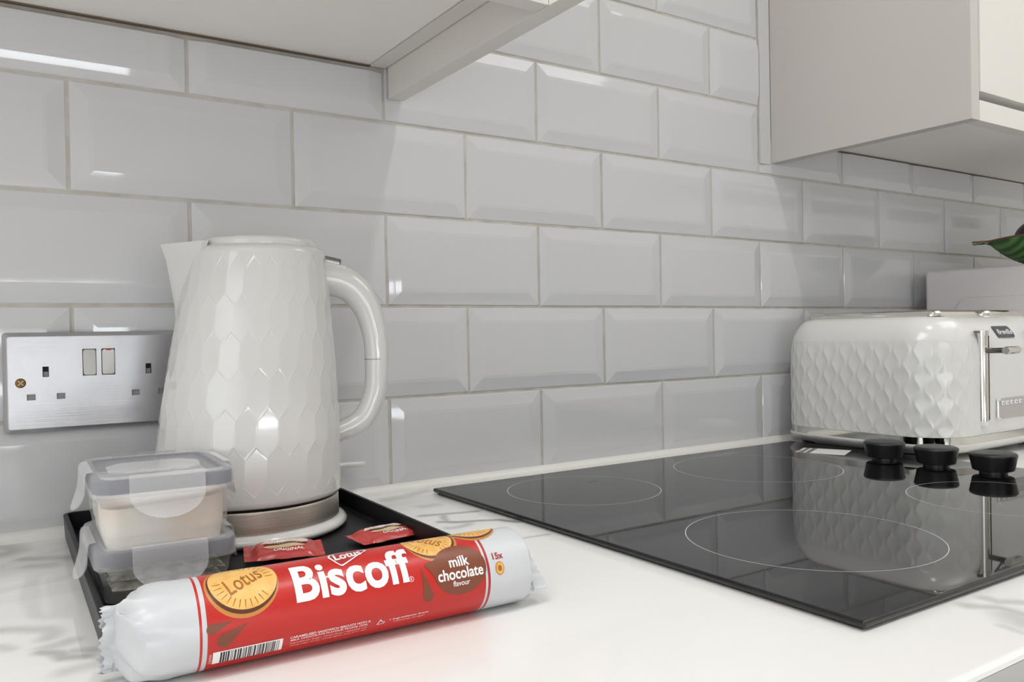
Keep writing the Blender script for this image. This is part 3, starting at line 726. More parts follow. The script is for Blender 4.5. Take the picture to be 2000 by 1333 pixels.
# ------------------------------------------------------------------ food containers
BW, BD = 0.0855, 0.1130      # lid width and depth
def container(name, label, z0, H):
    hs = H - 0.0424
    t = thing(name, label, 'container', (0, 0, z0), -0.035, 'clip lid boxes stacked on the tray')
    bx, by = BW / 2 - 0.0030, BD / 2 - 0.0030
    bm = BM()
    lv = [(0.0, bx - 0.0048, by - 0.0045, 0.008), (0.0010, bx - 0.0032, by - 0.0028, 0.0085), (0.0100, bx - 0.0027, by - 0.0024, 0.009), (0.0120, bx - 0.0018, by - 0.0015, 0.0095), (0.0265 + hs, bx - 0.0010, by - 0.0008, 0.010), (0.0290 + hs, bx + 0.0018, by + 0.0018, 0.012), (0.0325 + hs, bx + 0.0020, by + 0.0020, 0.012)]
    loft(bm, lv, 6, True, False)
    obj('tub', bm, M['box'], t, 50)
    bm = BM(); lx, ly = BW / 2, BD / 2
    loft(bm, [(z + hs, a_, b_, c_) for z, a_, b_, c_ in [(0.0295, lx - 0.0012, ly - 0.0012, 0.0135), (0.0300, lx, ly, 0.014), (0.0395, lx, ly, 0.014), (0.0418, lx - 0.0012, ly - 0.0012, 0.0135), (0.0424, lx - 0.0030, ly - 0.0030, 0.012),
              (0.0424, lx - 0.0062, ly - 0.0062, 0.009), (0.0415, lx - 0.0068, ly - 0.0068, 0.008), (0.0396, lx - 0.0071, ly - 0.0071, 0.008), (0.0394, lx - 0.020, ly - 0.020, 0.006)]], 7, False, True)
    lid = obj('lid', bm, M['lid'], t, 40)
    bm = BM()
    A = [(0.0320, lx - 0.0012, ly - 0.0012, 0.0132), (0.0405, lx - 0.0012, ly - 0.0012, 0.0132), (0.0405, lx - 0.0060, ly - 0.0060, 0.010), (0.0320, lx - 0.0060, ly - 0.0060, 0.010), (0.0320, lx - 0.0012, ly - 0.0012, 0.0132)]
    loft(bm, [(z + hs, a_, b_, c_) for z, a_, b_, c_ in A], 7, False, False); obj('gasket', bm, M['gasket'], lid, 40)
    for side in range(4):
        wd = 0.0445 if side in (0, 2) else 0.056
        dist = ly if side in (0, 2) else lx
        bm = BM(); n = 12
        # rounded flap hinged at the lid's top edge; the lower edge kicks outward
        prof = [(0.0432, -0.0030), (0.0430, 0.0006), (0.0405, 0.0016), (0.0340, 0.0019), (0.0300, 0.0022), (0.0280, 0.0026), (0.0260, 0.0031), (0.0240, 0.0038), (0.0220, 0.0047), (0.0200, 0.0058), (0.0185, 0.0067), (0.0176, 0.0073), (0.0170, 0.0077), (0.0167, 0.0079)]
        fl, bl = [], []
        for zi, (z, y) in enumerate(prof):
            f = max(0, (0.0310 - z) / 0.0144); hw = wd / 2 * (math.sqrt(max(1 - min(f, 1) ** 2.0, 0.012)) if f > 0 else 1.0)
            fl.append(ring(bm, [(-hw + 2 * hw * k / n, -(dist + y) - 0.0009, z + hs) for k in range(n + 1)]))
            bl.append(ring(bm, [(-hw + 2 * hw * k / n, -(dist + y), z + hs) for k in range(n + 1)]))
        for a, b in zip(fl, fl[1:]): bridge(bm, a, b, False)
        for a, b in zip(bl, bl[1:]): bridge(bm, b, a, False)
        bridge(bm, fl[0], bl[0], False); bridge(bm, bl[-1], fl[-1], False)
        for a, b, c, d2 in zip(fl, fl[1:], bl, bl[1:]):
            bm.faces.new((a[0], b[0], d2[0], c[0])); bm.faces.new((a[-1], c[-1], d2[-1], b[-1]))
        c = obj('clip', bm, M['clip'], lid, 50); c.rotation_euler = (0, 0, side * PI / 2)
    return t, lid
CX, CY = 0.0285, -0.2155
lower, lid1 = container('food_container', 'lower clear clip lid box on the tray, holding tea bags, under another box', TZ, 0.0347)
lower.location = (CX, CY, TZ)
ZU = TZ + 0.0347 - 0.0029
upper, lid2 = container('food_container', 'upper clear clip lid box filled with white sugar, on top of the other box', ZU, 0.0476)
upper.location = (CX - 0.0005, CY - 0.0010, ZU); upper.rotation_euler = (0, 0, -0.045)
bm = BM(); q = [(-0.030, -0.014), (-0.020, -0.0225), (0.018, -0.0225), (0.0275, -0.012), (0.030, 0.010), (0.020, 0.024), (-0.022, 0.0235), (-0.0295, 0.012)]
a = ring(bm, [(x, y, 0.0447) for x, y in q]); b = ring(bm, [(x, y, 0.0456) for x, y in q]); c = ring(bm, [(x * 0.93, y * 0.93, 0.0463) for x, y in q]); bridge(bm, a, b); bridge(bm, b, c); cap(bm, c); cap(bm, a[::-1])
obj('lid_plate', bm, M['clip'], lid2, 30)
# sugar (a mass nobody could count) inside the upper box
bm = BM(); bx, by = BW / 2 - 0.0056, BD / 2 - 0.0054; NG = 16
loft(bm, [(0.0014, bx - 0.0030, by - 0.0030, 0.010), (0.0085, bx - 0.0022, by - 0.0022, 0.0105), (0.0105, bx - 0.0013, by - 0.0013, 0.011), (0.0290, bx - 0.0004, by - 0.0004, 0.0115), (0.0300, bx - 0.005, by - 0.005, 0.010), (0.0310, bx - 0.02, by - 0.02, 0.006)], 6)
bmesh.ops.recalc_face_normals(bm, faces=bm.faces[:])
for v in bm.verts:
    if v.co.z > 0.025: v.co.z += 0.0020 * noise.noise(v.co * 40) + 0.05 * v.co.x
sg = obj('sugar', bm, M['sugar'], None, 60, 'stuff'); sg.location = (CX - 0.0005, CY - 0.0010, ZU); sg.rotation_euler = (0, 0, -0.045)
tag(sg, 'white sugar heaped inside the upper clip lid box', 'sugar')
# tea bags in the lower box
for k in range(5):
    bm = BM(); NGX, NGY = 10, 8; gv = []; hv = []
    sx, sy = 0.034, 0.0235
    for i in range(NGX + 1):
        for j in range(NGY + 1):
            u, v = -1 + 2 * i / NGX, -1 + 2 * j / NGY
            hgt = 0.0052 * max(0, (1 - u ** 4) * (1 - v ** 4)) + 0.0002
            nz = 0.0012 * noise.noise(Vector((u * 2 + k * 7, v * 2, k)))
            gv.append(bm.verts.new((u * sx, v * sy, hgt + nz))); hv.append(bm.verts.new((u * sx, v * sy, -hgt + nz)))
    W = NGY + 1
    for i in range(NGX):
        for j in range(NGY):
            a = i * W + j; bm.faces.new((gv[a], gv[a + W], gv[a + W + 1], gv[a + 1])); bm.faces.new((hv[a], hv[a + 1], hv[a + W + 1], hv[a + W]))
    for j in range(NGY): bm.faces.new((gv[j], gv[j + 1], hv[j + 1], hv[j])); a = NGX * W + j; bm.faces.new((gv[a], hv[a], hv[a + 1], gv[a + 1]))
    for i in range(NGX): a = i * W; bm.faces.new((gv[a], hv[a], hv[a + W], gv[a + W])); a = i * W + NGY; bm.faces.new((gv[a], gv[a + W], hv[a + W], hv[a]))
    tb = obj('tea_bag', bm, M['tea'], None, 60)
    px, py, pz = ((0.0, -0.0255, 0.0070), (0.0005, 0.0235, 0.0070), (-0.0005, -0.0250, 0.0150), (0.0005, 0.0235, 0.0150), (0.0, -0.012, 0.0215))[k]
    tb.location = (CX + px, CY + py, TZ + pz); tb.rotation_euler = (random.uniform(-0.05, 0.05), random.uniform(-0.04, 0.04), -0.035 + 0.02 * (-1) ** k)
    tag(tb, 'crumpled grey green tea bag in the lower clip lid box, ' + ('bottom layer, front', 'bottom layer, back', 'second layer, front', 'second layer, back', 'topmost under the lid')[k], 'tea bag', 'tea bags in the lower box')

# ------------------------------------------------------------------ biscuit roll
R0 = 0.02341
A0 = Vector((0.0, -0.37897, R0 + 0.0002)); DX = Vector((0.22, -0.38539 + 0.37897, 0)).normalized(); NB = Vector((-DX.y, DX.x, 0))
roll = thing('biscuit_roll', 'red and white wrapped roll of sandwich biscuits lying in front of the tray', 'biscuits', A0)
def rpt(s, phi, r): # phi from the top, positive towards the camera; roll frame is the roll empty's frame
    return DX * s - NB * (r * math.sin(phi)) + Vector((0, 0, r * math.cos(phi)))
NPH = 96
def crumple(s, ph, amp):
    p = Vector((s * 60, math.cos(ph) * 1.6, math.sin(ph) * 1.6)); q = p * 2.1 + Vector((5, 1, 2))
    return amp * (abs(noise.noise(p)) * 1.5 - 0.45 + 0.5 * (abs(noise.noise(q)) - 0.25))
def section(s, sgn, f, fin_ang, half, thick):
    """blend from a circle (f=0) to a flat fin (f=1)"""
    out = []
    for k in range(NPH):
        ph = 2 * PI * k / NPH
        cy, cz = math.sin(ph), math.cos(ph)
        c = Vector((R0 * cy, R0 * cz)); 
        ca, sa = math.cos(fin_ang), math.sin(fin_ang)
        along = cy * sa + cz * ca; across = cy * ca - cz * sa
        fl = Vector((half * along * sa + thick * across * ca, half * along * ca - thick * across * sa))
        g = f * f * (3 - 2 * f) if f < 1 else 1.0
        p = c.lerp(fl, g)
        if g > 0.0002 and g < 0.999: 
            w = max(math.sin(PI * min(1, g)), min(1, g * 400) * 0.16)
            p = p * (1 + crumple(s, ph, 0.42 * w) + 0.15 * w * (abs(((ph * 6 / (2 * PI) + s * 26) % 1) * 2 - 1) - 0.62))
        out.append(DX * s - NB * p.x + Vector((0, 0, p.y)))
    return out
bm = BM()
SL = [(-0.0262, 1.0), (-0.0245, 1.0), (-0.0222, 0.98), (-0.0206, 0.90), (-0.0190, 0.78), (-0.0172, 0.63), (-0.0155, 0.50), (-0.0134, 0.37), (-0.0112, 0.25), (-0.009, 0.15), (-0.006, 0.08), (-0.002, 0.04), (0.002, 0.022), (0.006, 0.012), (0.010, 0.0),  (0.0150, 0.0)]
SR = [(0.1800, 0.0), (0.192, 0.0), (0.203, 0.0), (0.2075, 0.03), (0.2092, 0.10), (0.2106, 0.24), (0.2118, 0.42), (0.2128, 0.60), (0.2140, 0.78), (0.2152, 0.92), (0.2175, 0.98), (0.2200, 1.0), (0.2240, 1.0)]
def stripe(mi, s0, s1, n=1):
    a = ring(bm, [rpt(s0, 2 * PI * k / NPH, R0) for k in range(NPH)])
    for q in range(n):
        b = ring(bm, [rpt(s0 + (s1 - s0) * (q + 1) / n, 2 * PI * k / NPH, R0) for k in range(NPH)]); bridge(bm, a, b, mi=mi); a = b
def endpart(L, ang, half, jag):
    prev = None
    for idx, (s, f) in enumerate(L):
        P = section(s, 1, f, ang, half, 0.0014)
        if f >= 1.0 and idx in jag:
            P = [p + DX * (0.0005 * (1 if (k // 2) % 2 else -1)) for k, p in enumerate(P)]
        # fin waviness
        if f > 0.9: P = [p + DX * 0.0012 * math.sin(5 * 2 * PI * k / NPH + 1.0) + NB * 0.0018 * math.sin(6 * 2 * PI * k / NPH) for k, p in enumerate(P)]
        for p in P:
            if p.z < -R0: p.z = -R0 + 0.0001
        rg = ring(bm, P)
        if prev: bridge(bm, prev, rg, mi=0)
        prev = rg
endpart(SL, 0.45, 0.0215, (0,)); 
stripe(1, 0.0150, 0.0163); stripe(0, 0.0163, 0.0186); stripe(1, 0.0186, 0.1768, 4); stripe(0, 0.1768, 0.1783); stripe(2, 0.1783, 0.1800)
endpart(SR, -0.9, 0.0225, (len(SR) - 1,))
bmesh.ops.remove_doubles(bm, verts=bm.verts, dist=2e-5)
wr = obj('wrapper', bm, [M['wrapwhite'], M['wrapred'], M['wrapdark']], roll, 28)
# --- print: flat shapes in (s, arc) draped over the wrapper
def drape(bm, name, m, lift=0.00016, R=R0):
    ys = [v.co.y for v in bm.verts]; y = math.floor(min(ys) / 0.0012) * 0.0012
    while y < max(ys):
        g = bm.verts[:] + bm.edges[:] + bm.faces[:]
        bmesh.ops.bisect_plane(bm, geom=g, plane_co=(0, y, 0), plane_no=(0, 1, 0)); y += 0.0012
    for v in bm.verts: v.co = rpt(v.co.x, -v.co.y / R, R + lift)
    me = bpy.data.meshes.new(name); bm.to_mesh(me); bm.free(); me.materials.append(m)
    o = bpy.data.objects.new(name, me); S.collection.objects.link(o); o.parent = wr
    # faces must look outward
    return o
deg = R0 * PI / 180       # arc per degree of phi; the drape's y is -arc
def poly(pts):
    bm = BM(); f = bm.faces.new([bm.verts.new((x, y, 0)) for x, y in pts]); bmesh.ops.triangulate(bm, faces=[f]); return bm
def ell(cx, cph, rx_, ry, n=40, a0=0, a1=360):
    cy = -cph * deg
    return [(cx + rx_ * math.cos(math.radians(a0 + (a1 - a0) * k / n)), cy + ry * math.sin(math.radians(a0 + (a1 - a0) * k / n))) for k in range(n + (0 if a1 - a0 == 360 else 1))]
def dtext(s, x0, x1, p_top, p_bot, m, bold=0.0, name='print_text', lift=0.0003, shear=0.0, rot=0.0, spacing=1.0):
    b = text_mesh(s, 0.02, bold, shear=shear, spacing=spacing); fit_text(b, x0, x1, -p_bot * deg, -p_top * deg)
    if rot:
        cx, cy = (x0 + x1) / 2, -(p_top + p_bot) / 2 * deg
        for v in b.verts:
            dx, dy = v.co.x - cx, v.co.y - cy
            v.co.x = cx + dx * math.cos(rot) - dy * math.sin(rot); v.co.y = cy + dx * math.sin(rot) + dy * math.cos(rot)
    return drape(b, name, m, lift)
def biscuit(cx, cph, r, rot, full=True, side=-1):
    cy = -cph * deg
    drape(poly(ell(cx, cph, r, r)), 'biscuit_print', M['ink_rim'], 0.00012)
    # filling edge and the top biscuit set off up and to one side
    ox, oy = -side * 0.0007, 0.0016
    drape(poly([(x + ox * 0.6, y + oy * 0.55) for x, y in ell(cx, cph, r * 0.955, r * 0.935)]), 'biscuit_print', M['ink_choc'], 0.00018)
    drape(poly([(x + ox * 1.3, y + oy * 1.25) for x, y in ell(cx, cph, r * 0.93, r * 0.885)]), 'biscuit_print', M['ink_gold'], 0.00024)
    bx, by = cx + ox * 1.3, cy + oy * 1.25
    bm = BM()
    for k in range(30):
        a = 2 * PI * k / 30 + rot
        if 0.25 < (k % 30) / 30 < 0.42 or 0.80 < k / 30 < 0.93: continue
        ca, sa = math.cos(a), math.sin(a); r0, r1, hw = r * 0.62, r * 0.84, 0.00028
        P = [(bx + ca * r0 - sa * hw, by + sa * r0 + ca * hw), (bx + ca * r1 - sa * hw * 0.5, by + sa * r1 + ca * hw * 0.5), (bx + ca * r1 + sa * hw * 0.5, by + sa * r1 - ca * hw * 0.5), (bx + ca * r0 + sa * hw, by + sa * r0 - ca * hw)]
        bm.faces.new([bm.verts.new((x, y, 0)) for x, y in P])
    drape(bm, 'biscuit_print', M['ink_line'], 0.00030)
    b = text_mesh('Lotus', 0.02, 0.0002, shear=0.2); fit_text(b, -r * 0.56, r * 0.56, -r * 0.24, r * 0.30)
    for v in b.verts:
        x, y = v.co.x, v.co.y; v.co.x = bx + x * math.cos(rot) - y * math.sin(rot); v.co.y = by + x * math.sin(rot) + y * math.cos(rot)
    drape(b, 'biscuit_print', M['ink_line'], 0.00030)
biscuit(0.0381, 31, 0.0186, 0.45)
biscuit(0.1492, 9, 0.0166, -0.7, side=1)
biscuit(0.1800, -18, 0.0176, 0.2)
def drop(tx, tph, bx, bph, r):
    """teardrop from a tip to a round blob"""
    T = Vector((tx, -tph * deg)); B = Vector((bx, -bph * deg)); ax = (T - B); L = ax.length; ax.normalize(); nr = Vector((-ax.y, ax.x)); P = []
    for k in range(25):
        a = math.radians(60 + 240 * k / 24); P.append(B + ax * (r * math.cos(a)) + nr * (r * math.sin(a)))
    for k in range(1, 6):
        f = k / 6; P.append(P[24].lerp(T, f) + nr * (0.10 * r * math.sin(PI * f)))
    P.append(T)
    for k in range(1, 6):
        f = k / 6; P.append(T.lerp(P[0], f) + nr * (-0.05 * r * math.sin(PI * f)))
    return drape(poly([(p.x, p.y) for p in P]), 'chocolate_drop_print', M['ink_brown'], 0.0002)
drop(0.0312, 76.5, 0.0208, 82.5, 0.0027); drop(0.0388, 81.5, 0.0268, 98.5, 0.0036)
drop(0.1361, 52, 0.1388, 94.5, 0.0033)
P = ell(0.1606, 65, 0.0172, 0.0148, 48)
P = [(x - (0.0 if not (150 < 360 * k / 48 < 185) else (0.0055 * (1 - abs(360 * k / 48 - 167) / 18))), y + (0.0 if not (150 < 360 * k / 48 < 185) else 0.0022 * (1 - abs(360 * k / 48 - 167) / 18))) for k, (x, y) in enumerate(P)]
drape(poly(P), 'flavour_badge_print', M['ink_brown'], 0.0003)
dtext('milk', 0.1543, 0.1672, 47, 62, M['ink_white'], 0.0004, 'flavour_lettering', 0.0004)
dtext('chocolate', 0.1456, 0.1753, 63.5, 79, M['ink_white'], 0.0004, 'flavour_lettering', 0.0004)
dtext('flavour', 0.1548, 0.1658, 81, 88.5, M['ink_white'], 0.0002, 'flavour_lettering', 0.0004)
dtext('Biscoff', 0.0637, 0.1312, 16.5, 71, M['ink_white'], 0.00055, 'wordmark_lettering', 0.0003)
def ringpoly(outer, inner):
    bm = BM(); a = [bm.verts.new((x, y, 0)) for x, y in outer]; b = [bm.verts.new((x, y, 0)) for x, y in inner]; bridge(bm, a, b); return bm
drape(ringpoly(ell(0.1292, 67.5, 0.0015, 0.0015, 24), ell(0.1292, 67.5, 0.00122, 0.00122, 24)), 'registered_mark', M['ink_white'], 0.0003)
dtext('R', 0.1287, 0.1297, 65.7, 69.3, M['ink_white'], 0.0003, 'registered_mark')
# heart shaped cartouche
def heart(cx, cph, wd, hup, hdn, k):
    cy = -cph * deg; P = []
    for i in range(48):
        a = 2 * PI * i / 48; c, s = math.cos(a), math.sin(a)
        x = wd * c; y = hup * s * (0.86 + 0.14 * abs(c)) if s > 0 else hdn * (-(1 - abs(c) ** 1.25))
        P.append((cx + x * k + (0.0065 * y / hdn if y < 0 else 0), cy + y * k + 0.10 * x * k))
    return P
drape(ringpoly(heart(0.0990, 5.5, 0.0117, 0.0078, 0.0104, 1.0), heart(0.0990, 5.5, 0.0117, 0.0078, 0.0104, 0.90)), 'heart_outline', M['ink_white'], 0.0003)
drape(poly(heart(0.0990, 5.5, 0.0117, 0.0078, 0.0104, 0.90)), 'heart_field', M['wrapdark'], 0.0002)
dtext('Lotus', 0.0895, 0.1068, -2.0, 15.5, M['ink_white'], 0.0005, 'heart_lettering', 0.00035, shear=0.25, rot=0.13)
dtext('CARAMELISED SANDWICH BISCUITS WITH A', 0.0600, 0.1045, 112.5, 116.2, M['ink_white'], 0.0002, 'small_lettering')
dtext('MILK CHOCOLATE FLAVOUR FILLING (35%)', 0.0605, 0.1030, 117.5, 121.2, M['ink_white'], 0.0002, 'small_lettering')
dtext('Ingredients: Sugar, wheat flour, vegetable oils', 0.0605, 0.1030, 123.0, 126.2, M['ink_pink'], 0.0, 'small_lettering')
dtext('candy sugar syrup, raising agent, soya flour, salt', 0.0605, 0.1030, 128, 131, M['ink_pink'], 0.0, 'small_lettering')
dtext('• Ingredients from', 0.1160, 0.1398, 117.5, 121.5, M['ink_white'], 0.0001, 'small_lettering')
dtext('natural origin', 0.1190, 0.1380, 123, 126.2, M['ink_pink'], 0.0, 'small_lettering')
drape(ringpoly([(0.1085, -124 * deg), (0.1125, -124 * deg), (0.1135, -121 * deg), (0.1115, -119 * deg), (0.1105, -115 * deg), (0.1095, -119 * deg)],
               [(0.1090, -123.3 * deg), (0.1122, -123.3 * deg), (0.1130, -121.2 * deg), (0.1110, -119.6 * deg), (0.1105, -117 * deg), (0.1098, -120 * deg)]), 'hand_icon', M['ink_white'], 0.0003)
drape(poly([(0.0214, -133.5 * deg), (0.0563, -133.5 * deg), (0.0563, -112.5 * deg), (0.0214, -112.5 * deg)]), 'barcode_field', M['ink_white'], 0.0002)
bm = BM(); x = 0.0250
while x < 0.0545:
    wd = random.choice((0.0003, 0.0003, 0.0006, 0.0009)); y0, y1 = -133.4 * deg, -114 * deg
    bm.faces.new([bm.verts.new(p) for p in ((x, y0, 0), (x + wd, y0, 0), (x + wd, y1, 0), (x, y1, 0))]); x += wd + random.choice((0.0003, 0.0004, 0.0007))
drape(bm, 'barcode_bars', M['ink_black'], 0.0003)
b = text_mesh('220900', 0.02); fit_text(b, -0.0034, 0.0034, -0.0006, 0.0006)
for v in b.verts: v.co.x, v.co.y = 0.0202 - v.co.y, -123 * deg + v.co.x
drape(b, 'small_lettering', M['ink_pink'], 0.0003)
dtext('15x', 0.1832, 0.1905, 52.0, 62.0, M['wrapdark'], 0.0005, 'count_lettering')
drape(poly(ell(0.1868, 75, 0.0030, 0.0040, 28)), 'biscuit_icon', M['ink_rim'], 0.0002)
drape(poly(ell(0.1868, 75, 0.0024, 0.0033, 28)), 'biscuit_icon', M['ink_gold'], 0.00028)
drape(poly(ell(0.1868, 75, 0.0013, 0.0018, 28)), 'biscuit_icon', M['ink_line'], 0.00036)

# ------------------------------------------------------------------ single biscuit sachets
def sachet(loc, rzv, label, tilt):
    L, Wd, H = 0.0245, 0.0165, 0.0048
    t = thing('biscuit_sachet', label, 'sachet', loc, rzv, 'single wrapped biscuits on the tray')
    t.rotation_euler = (tilt[0], tilt[1], rzv)
    N1, N2 = 22, 14; bm = BM(); up, dn = [], []
    def hgt(u, v):
        e = max(0, 1 - abs(u) ** 5 * 1.0) * max(0, 1 - abs(v) ** 4); return H * e ** 0.6
    for i in range(N1 + 1):
        u = -1 + 2 * i / N1
        for j in range(N2 + 1):
            v = -1 + 2 * j / N2; uu = max(-1, min(1, u / 0.80)); h = hgt(uu, v) if abs(u) < 0.80 else 0.0
            n = 0.0009 * noise.noise(Vector((u * 3, v * 3, rzv))) + (0.0006 * math.sin(v * 22) if abs(u) > 0.8 else 0)
            zig = 0.0007 * (j % 2) * (1 if u > 0 else -1) if i in (0, N1) else 0
            up.append(bm.verts.new((u * L * 1.15 + zig, v * Wd, h + n + 0.0003))); dn.append(bm.verts.new((u * L * 1.15 + zig, v * Wd, -h * 0.5 + n)))
    W2 = N2 + 1
    for i in range(N1):
        for j in range(N2):
            a = i * W2 + j; bm.faces.new((up[a], up[a + W2], up[a + W2 + 1], up[a + 1])); bm.faces.new((dn[a], dn[a + 1], dn[a + W2 + 1], dn[a + W2]))
    for j in range(N2):
        bm.faces.new((up[j], up[j + 1], dn[j + 1], dn[j])); a = N1 * W2 + j; bm.faces.new((up[a], dn[a], dn[a + 1], up[a + 1]))
    for i in range(N1):
        a = i * W2; bm.faces.new((up[a], dn[a], dn[a + W2], up[a + W2])); a += N2; bm.faces.new((up[a], up[a + W2], dn[a + W2], dn[a]))
    f = obj('film', bm, M['sachet'], t, 60)
    def dr(bm2, m, lift, nm):
        for ax, lim in ((0, L), (1, Wd)):
            y = -lim
            while y < lim:
                g = bm2.verts[:] + bm2.edges[:] + bm2.faces[:]
                bmesh.ops.bisect_plane(bm2, geom=g, plane_co=(y if ax == 0 else 0, y if ax else 0, 0), plane_no=(1 - ax, ax, 0)); y += lim / 7
        for v in bm2.verts:
            u, vv = v.co.x / (L * 1.15), v.co.y / Wd; uu = max(-1, min(1, u / 0.80))
            v.co.z = hgt(uu, vv) + 0.0009 * noise.noise(Vector((u * 3, vv * 3, rzv))) + 0.0003 + lift
        obj(nm, bm2, m, f)
    dr(poly([(-0.017, 0.0045), (0.018, 0.0045), (0.018, 0.0105), (-0.012, 0.0125)]), M['ink_pink'], 0.00025, 'printed_band')
    dr(poly([(-0.014, 0.001), (0.017, 0.001), (0.017, 0.0042), (-0.014, 0.0042)]), M['ink_black'], 0.0003, 'printed_band')
    b = text_mesh('BISCOFF', 0.02, 0.0003); fit_text(b, -0.011, 0.015, 0.0017, 0.0036); dr(b, M['ink_beige'], 0.0004, 'lettering')
    dr(poly([(x * 1.0, -0.0035 + y) for x, y in [(0.015 * math.cos(2 * PI * k / 28), 0.0038 * math.sin(2 * PI * k / 28)) for k in range(28)]]), M['ink_beige'], 0.0003, 'biscuit_print')
    b = text_mesh('Lotus', 0.02, 0.0004, shear=0.2); fit_text(b, -0.009, 0.009, 0.0055, 0.0115); dr(b, M['ink_white'], 0.0004, 'lettering')
    b = text_mesh('ORIGINAL', 0.02, 0.0003); fit_text(b, -0.008, 0.014, -0.0118, -0.0085); dr(b, M['ink_white'], 0.0004, 'lettering')
    return t
sachet((0.1165, -0.2160, TZ + 0.0042), -0.25, 'dark red single biscuit sachet against the kettle base, left of the two', (0.10, 0.0))
sachet((0.2000, -0.2140, TZ + 0.0036), 0.10, 'dark red single biscuit sachet at the tray rim, right of the two', (0.04, 0.0))

# ------------------------------------------------------------------ toaster
TX0, TX1, TY0, TY1 = 0.917, 1.222, -0.277, -0.018
t = thing('toaster', 'white four slice toaster with wavy ribbed sides and chrome levers beside the hob', 'toaster', ((TX0 + TX1) / 2, (TY0 + TY1) / 2, 0))
hx, hy, rc = (TX1 - TX0) / 2, (TY1 - TY0) / 2, 0.062
INS = [(0.030, 0.0006), (0.034, 0.0), (0.120, 0.0), (0.140, 0.0012), (0.152, 0.0032), (0.160, 0.0058), (0.168, 0.0098), (0.176, 0.0160), (0.181, 0.0225), (0.1838, 0.032)]
per = 2 * (2 * hx - 2 * rc) + 2 * (2 * hy - 2 * rc) + 2 * PI * rc
def perim(s):
    """point and outward normal on the rounded rectangle; s=0 mid left face, growing towards the front"""
    s = s % per; a = hy - rc; q = PI * rc / 2; b = 2 * (hx - rc)
    if s < a: return (-hx, -s), (-1, 0)
    s -= a
    for (cx, cy, th0, L, nx, ny, dxx, dyy, st) in ((-hx + rc, -hy + rc, 180, b, 0, -1, 1, 0, (-hx + rc, -hy)), (hx - rc, -hy + rc, 270, 2 * a, 1, 0, 0, 1, (hx, -hy + rc)),
                                       (hx - rc, hy - rc, 0, b, 0, 1, -1, 0, (hx - rc, hy)), (-hx + rc, hy - rc, 90, a, -1, 0, 0, -1, (-hx, hy - rc))):
        if s < q:
            th = math.radians(th0) + s / rc; return (cx + rc * math.cos(th), cy + rc * math.sin(th)), (math.cos(th), math.sin(th))
        s -= q
        if s < L: return (st[0] + dxx * s, st[1] + dyy * s), (nx, ny)
        s -= L
    return (-hx, 0), (-1, 0)
q4 = PI * rc / 2; a4 = hy - rc; b4 = 2 * (hx - rc)
RW, RP = 0.0130, 0.0330
def ribh(s, z):
    # distance along the perimeter from the middle of the nearer side face
    sl = (s + per / 2) % per - per / 2
    d = abs(sl); dr_ = abs(((s - per / 2) + per / 2) % per - per / 2)
    lim = a4 + q4 + 0.012
    fade = max(0, min(1, (lim - d) / 0.020)) * max(0, min(1, (z - 0.030) / 0.004)) * max(0, min(1, (0.1535 - z) / 0.012))
    if fade <= 0: return 0
    amp = 0.29 * RW
    ph = math.sin(2 * PI * z / RP)
    k = math.floor(sl / RW)
    for kk in (k - 1, k, k + 1):
        l = kk * RW + amp * ph * (1 if kk % 2 == 0 else -1); r = (kk + 1) * RW + amp * ph * (1 if (kk + 1) % 2 == 0 else -1)
        if l <= sl <= r:
            tt = (sl - l) / max(r - l, 1e-6); wdt = (r - l) / RW
            return fade * 0.0010 * (abs(2 * tt - 1) ** 2.0 - 1) * (0.5 + 0.5 * wdt)
    return 0
ss = []; s = -(a4 + q4 + 0.014)
while s < a4 + q4 + 0.014: ss.append(s); s += 0.00105
for k in range(1, 15): ss.append(a4 + q4 + 0.014 + (b4 - 0.028) * k / 15)
s = a4 + q4 + b4 - 0.014
while s < per - (a4 + q4 + 0.02):
    ss.append(s); s += 0.0045
for k in range(0, 10): ss.append(per - (a4 + q4 + 0.02) - 0 * k) if False else None
ss = [x for x in ss if x < per - (a4 + q4 + 0.0145)]
zsx = [0.030] + [0.031 + 0.0016 * k for k in range(79)] + [0.160, 0.164, 0.168, 0.172, 0.176, 0.179, 0.181, 0.1826, 0.1838]
bm = BM(); prev = None
for z in zsx:
    ins = interp(INS, z); P = []
    for s in ss:
        (x, y), (nx, ny) = perim(s)
        # insets shrink towards the centre so that corners stay round
        f = ins; h = ribh(s, z) - f
        P.append((x + nx * h, y + ny * h, z))
    rg = ring(bm, P)
    if prev: bridge(bm, prev, rg)
    prev = rg
cap(bm, prev)
obj('housing', bm, M['plastic'], t, 70)
bm = BM()
loft(bm, [(0.0055, hx - 0.026, hy - 0.026, 0.048), (0.0065, hx - 0.016, hy - 0.016, 0.058), (0.0105, hx - 0.005, hy - 0.005, 0.059), (0.0160, hx + 0.0012, hy + 0.0012, 0.063), (0.0190, hx + 0.0022, hy + 0.0022, 0.064), (0.0205, hx + 0.0015, hy + 0.0015, 0.063), (0.0208, hx - 0.001, hy - 0.001, 0.061)], 10)
obj('base_skirt', bm, M['plastic'], t, 50)
bm = BM(); loft(bm, [(0.0207, hx - 0.0002, hy - 0.0002, 0.062), (0.0298, hx - 0.0002, hy - 0.0002, 0.062)], 10); obj('chrome_band', bm, M['chrome'], t, 50)
for sx in (-1, 1):
    for sy in (-1, 1):
        bm = BM(); lathe(bm, [(0.008, 0.0), (0.009, 0.001), (0.009, 0.0070)], 20, cx=sx * (hx - 0.035), cy=sy * (hy - 0.035)); obj('foot', bm, M['black'], t, 50)
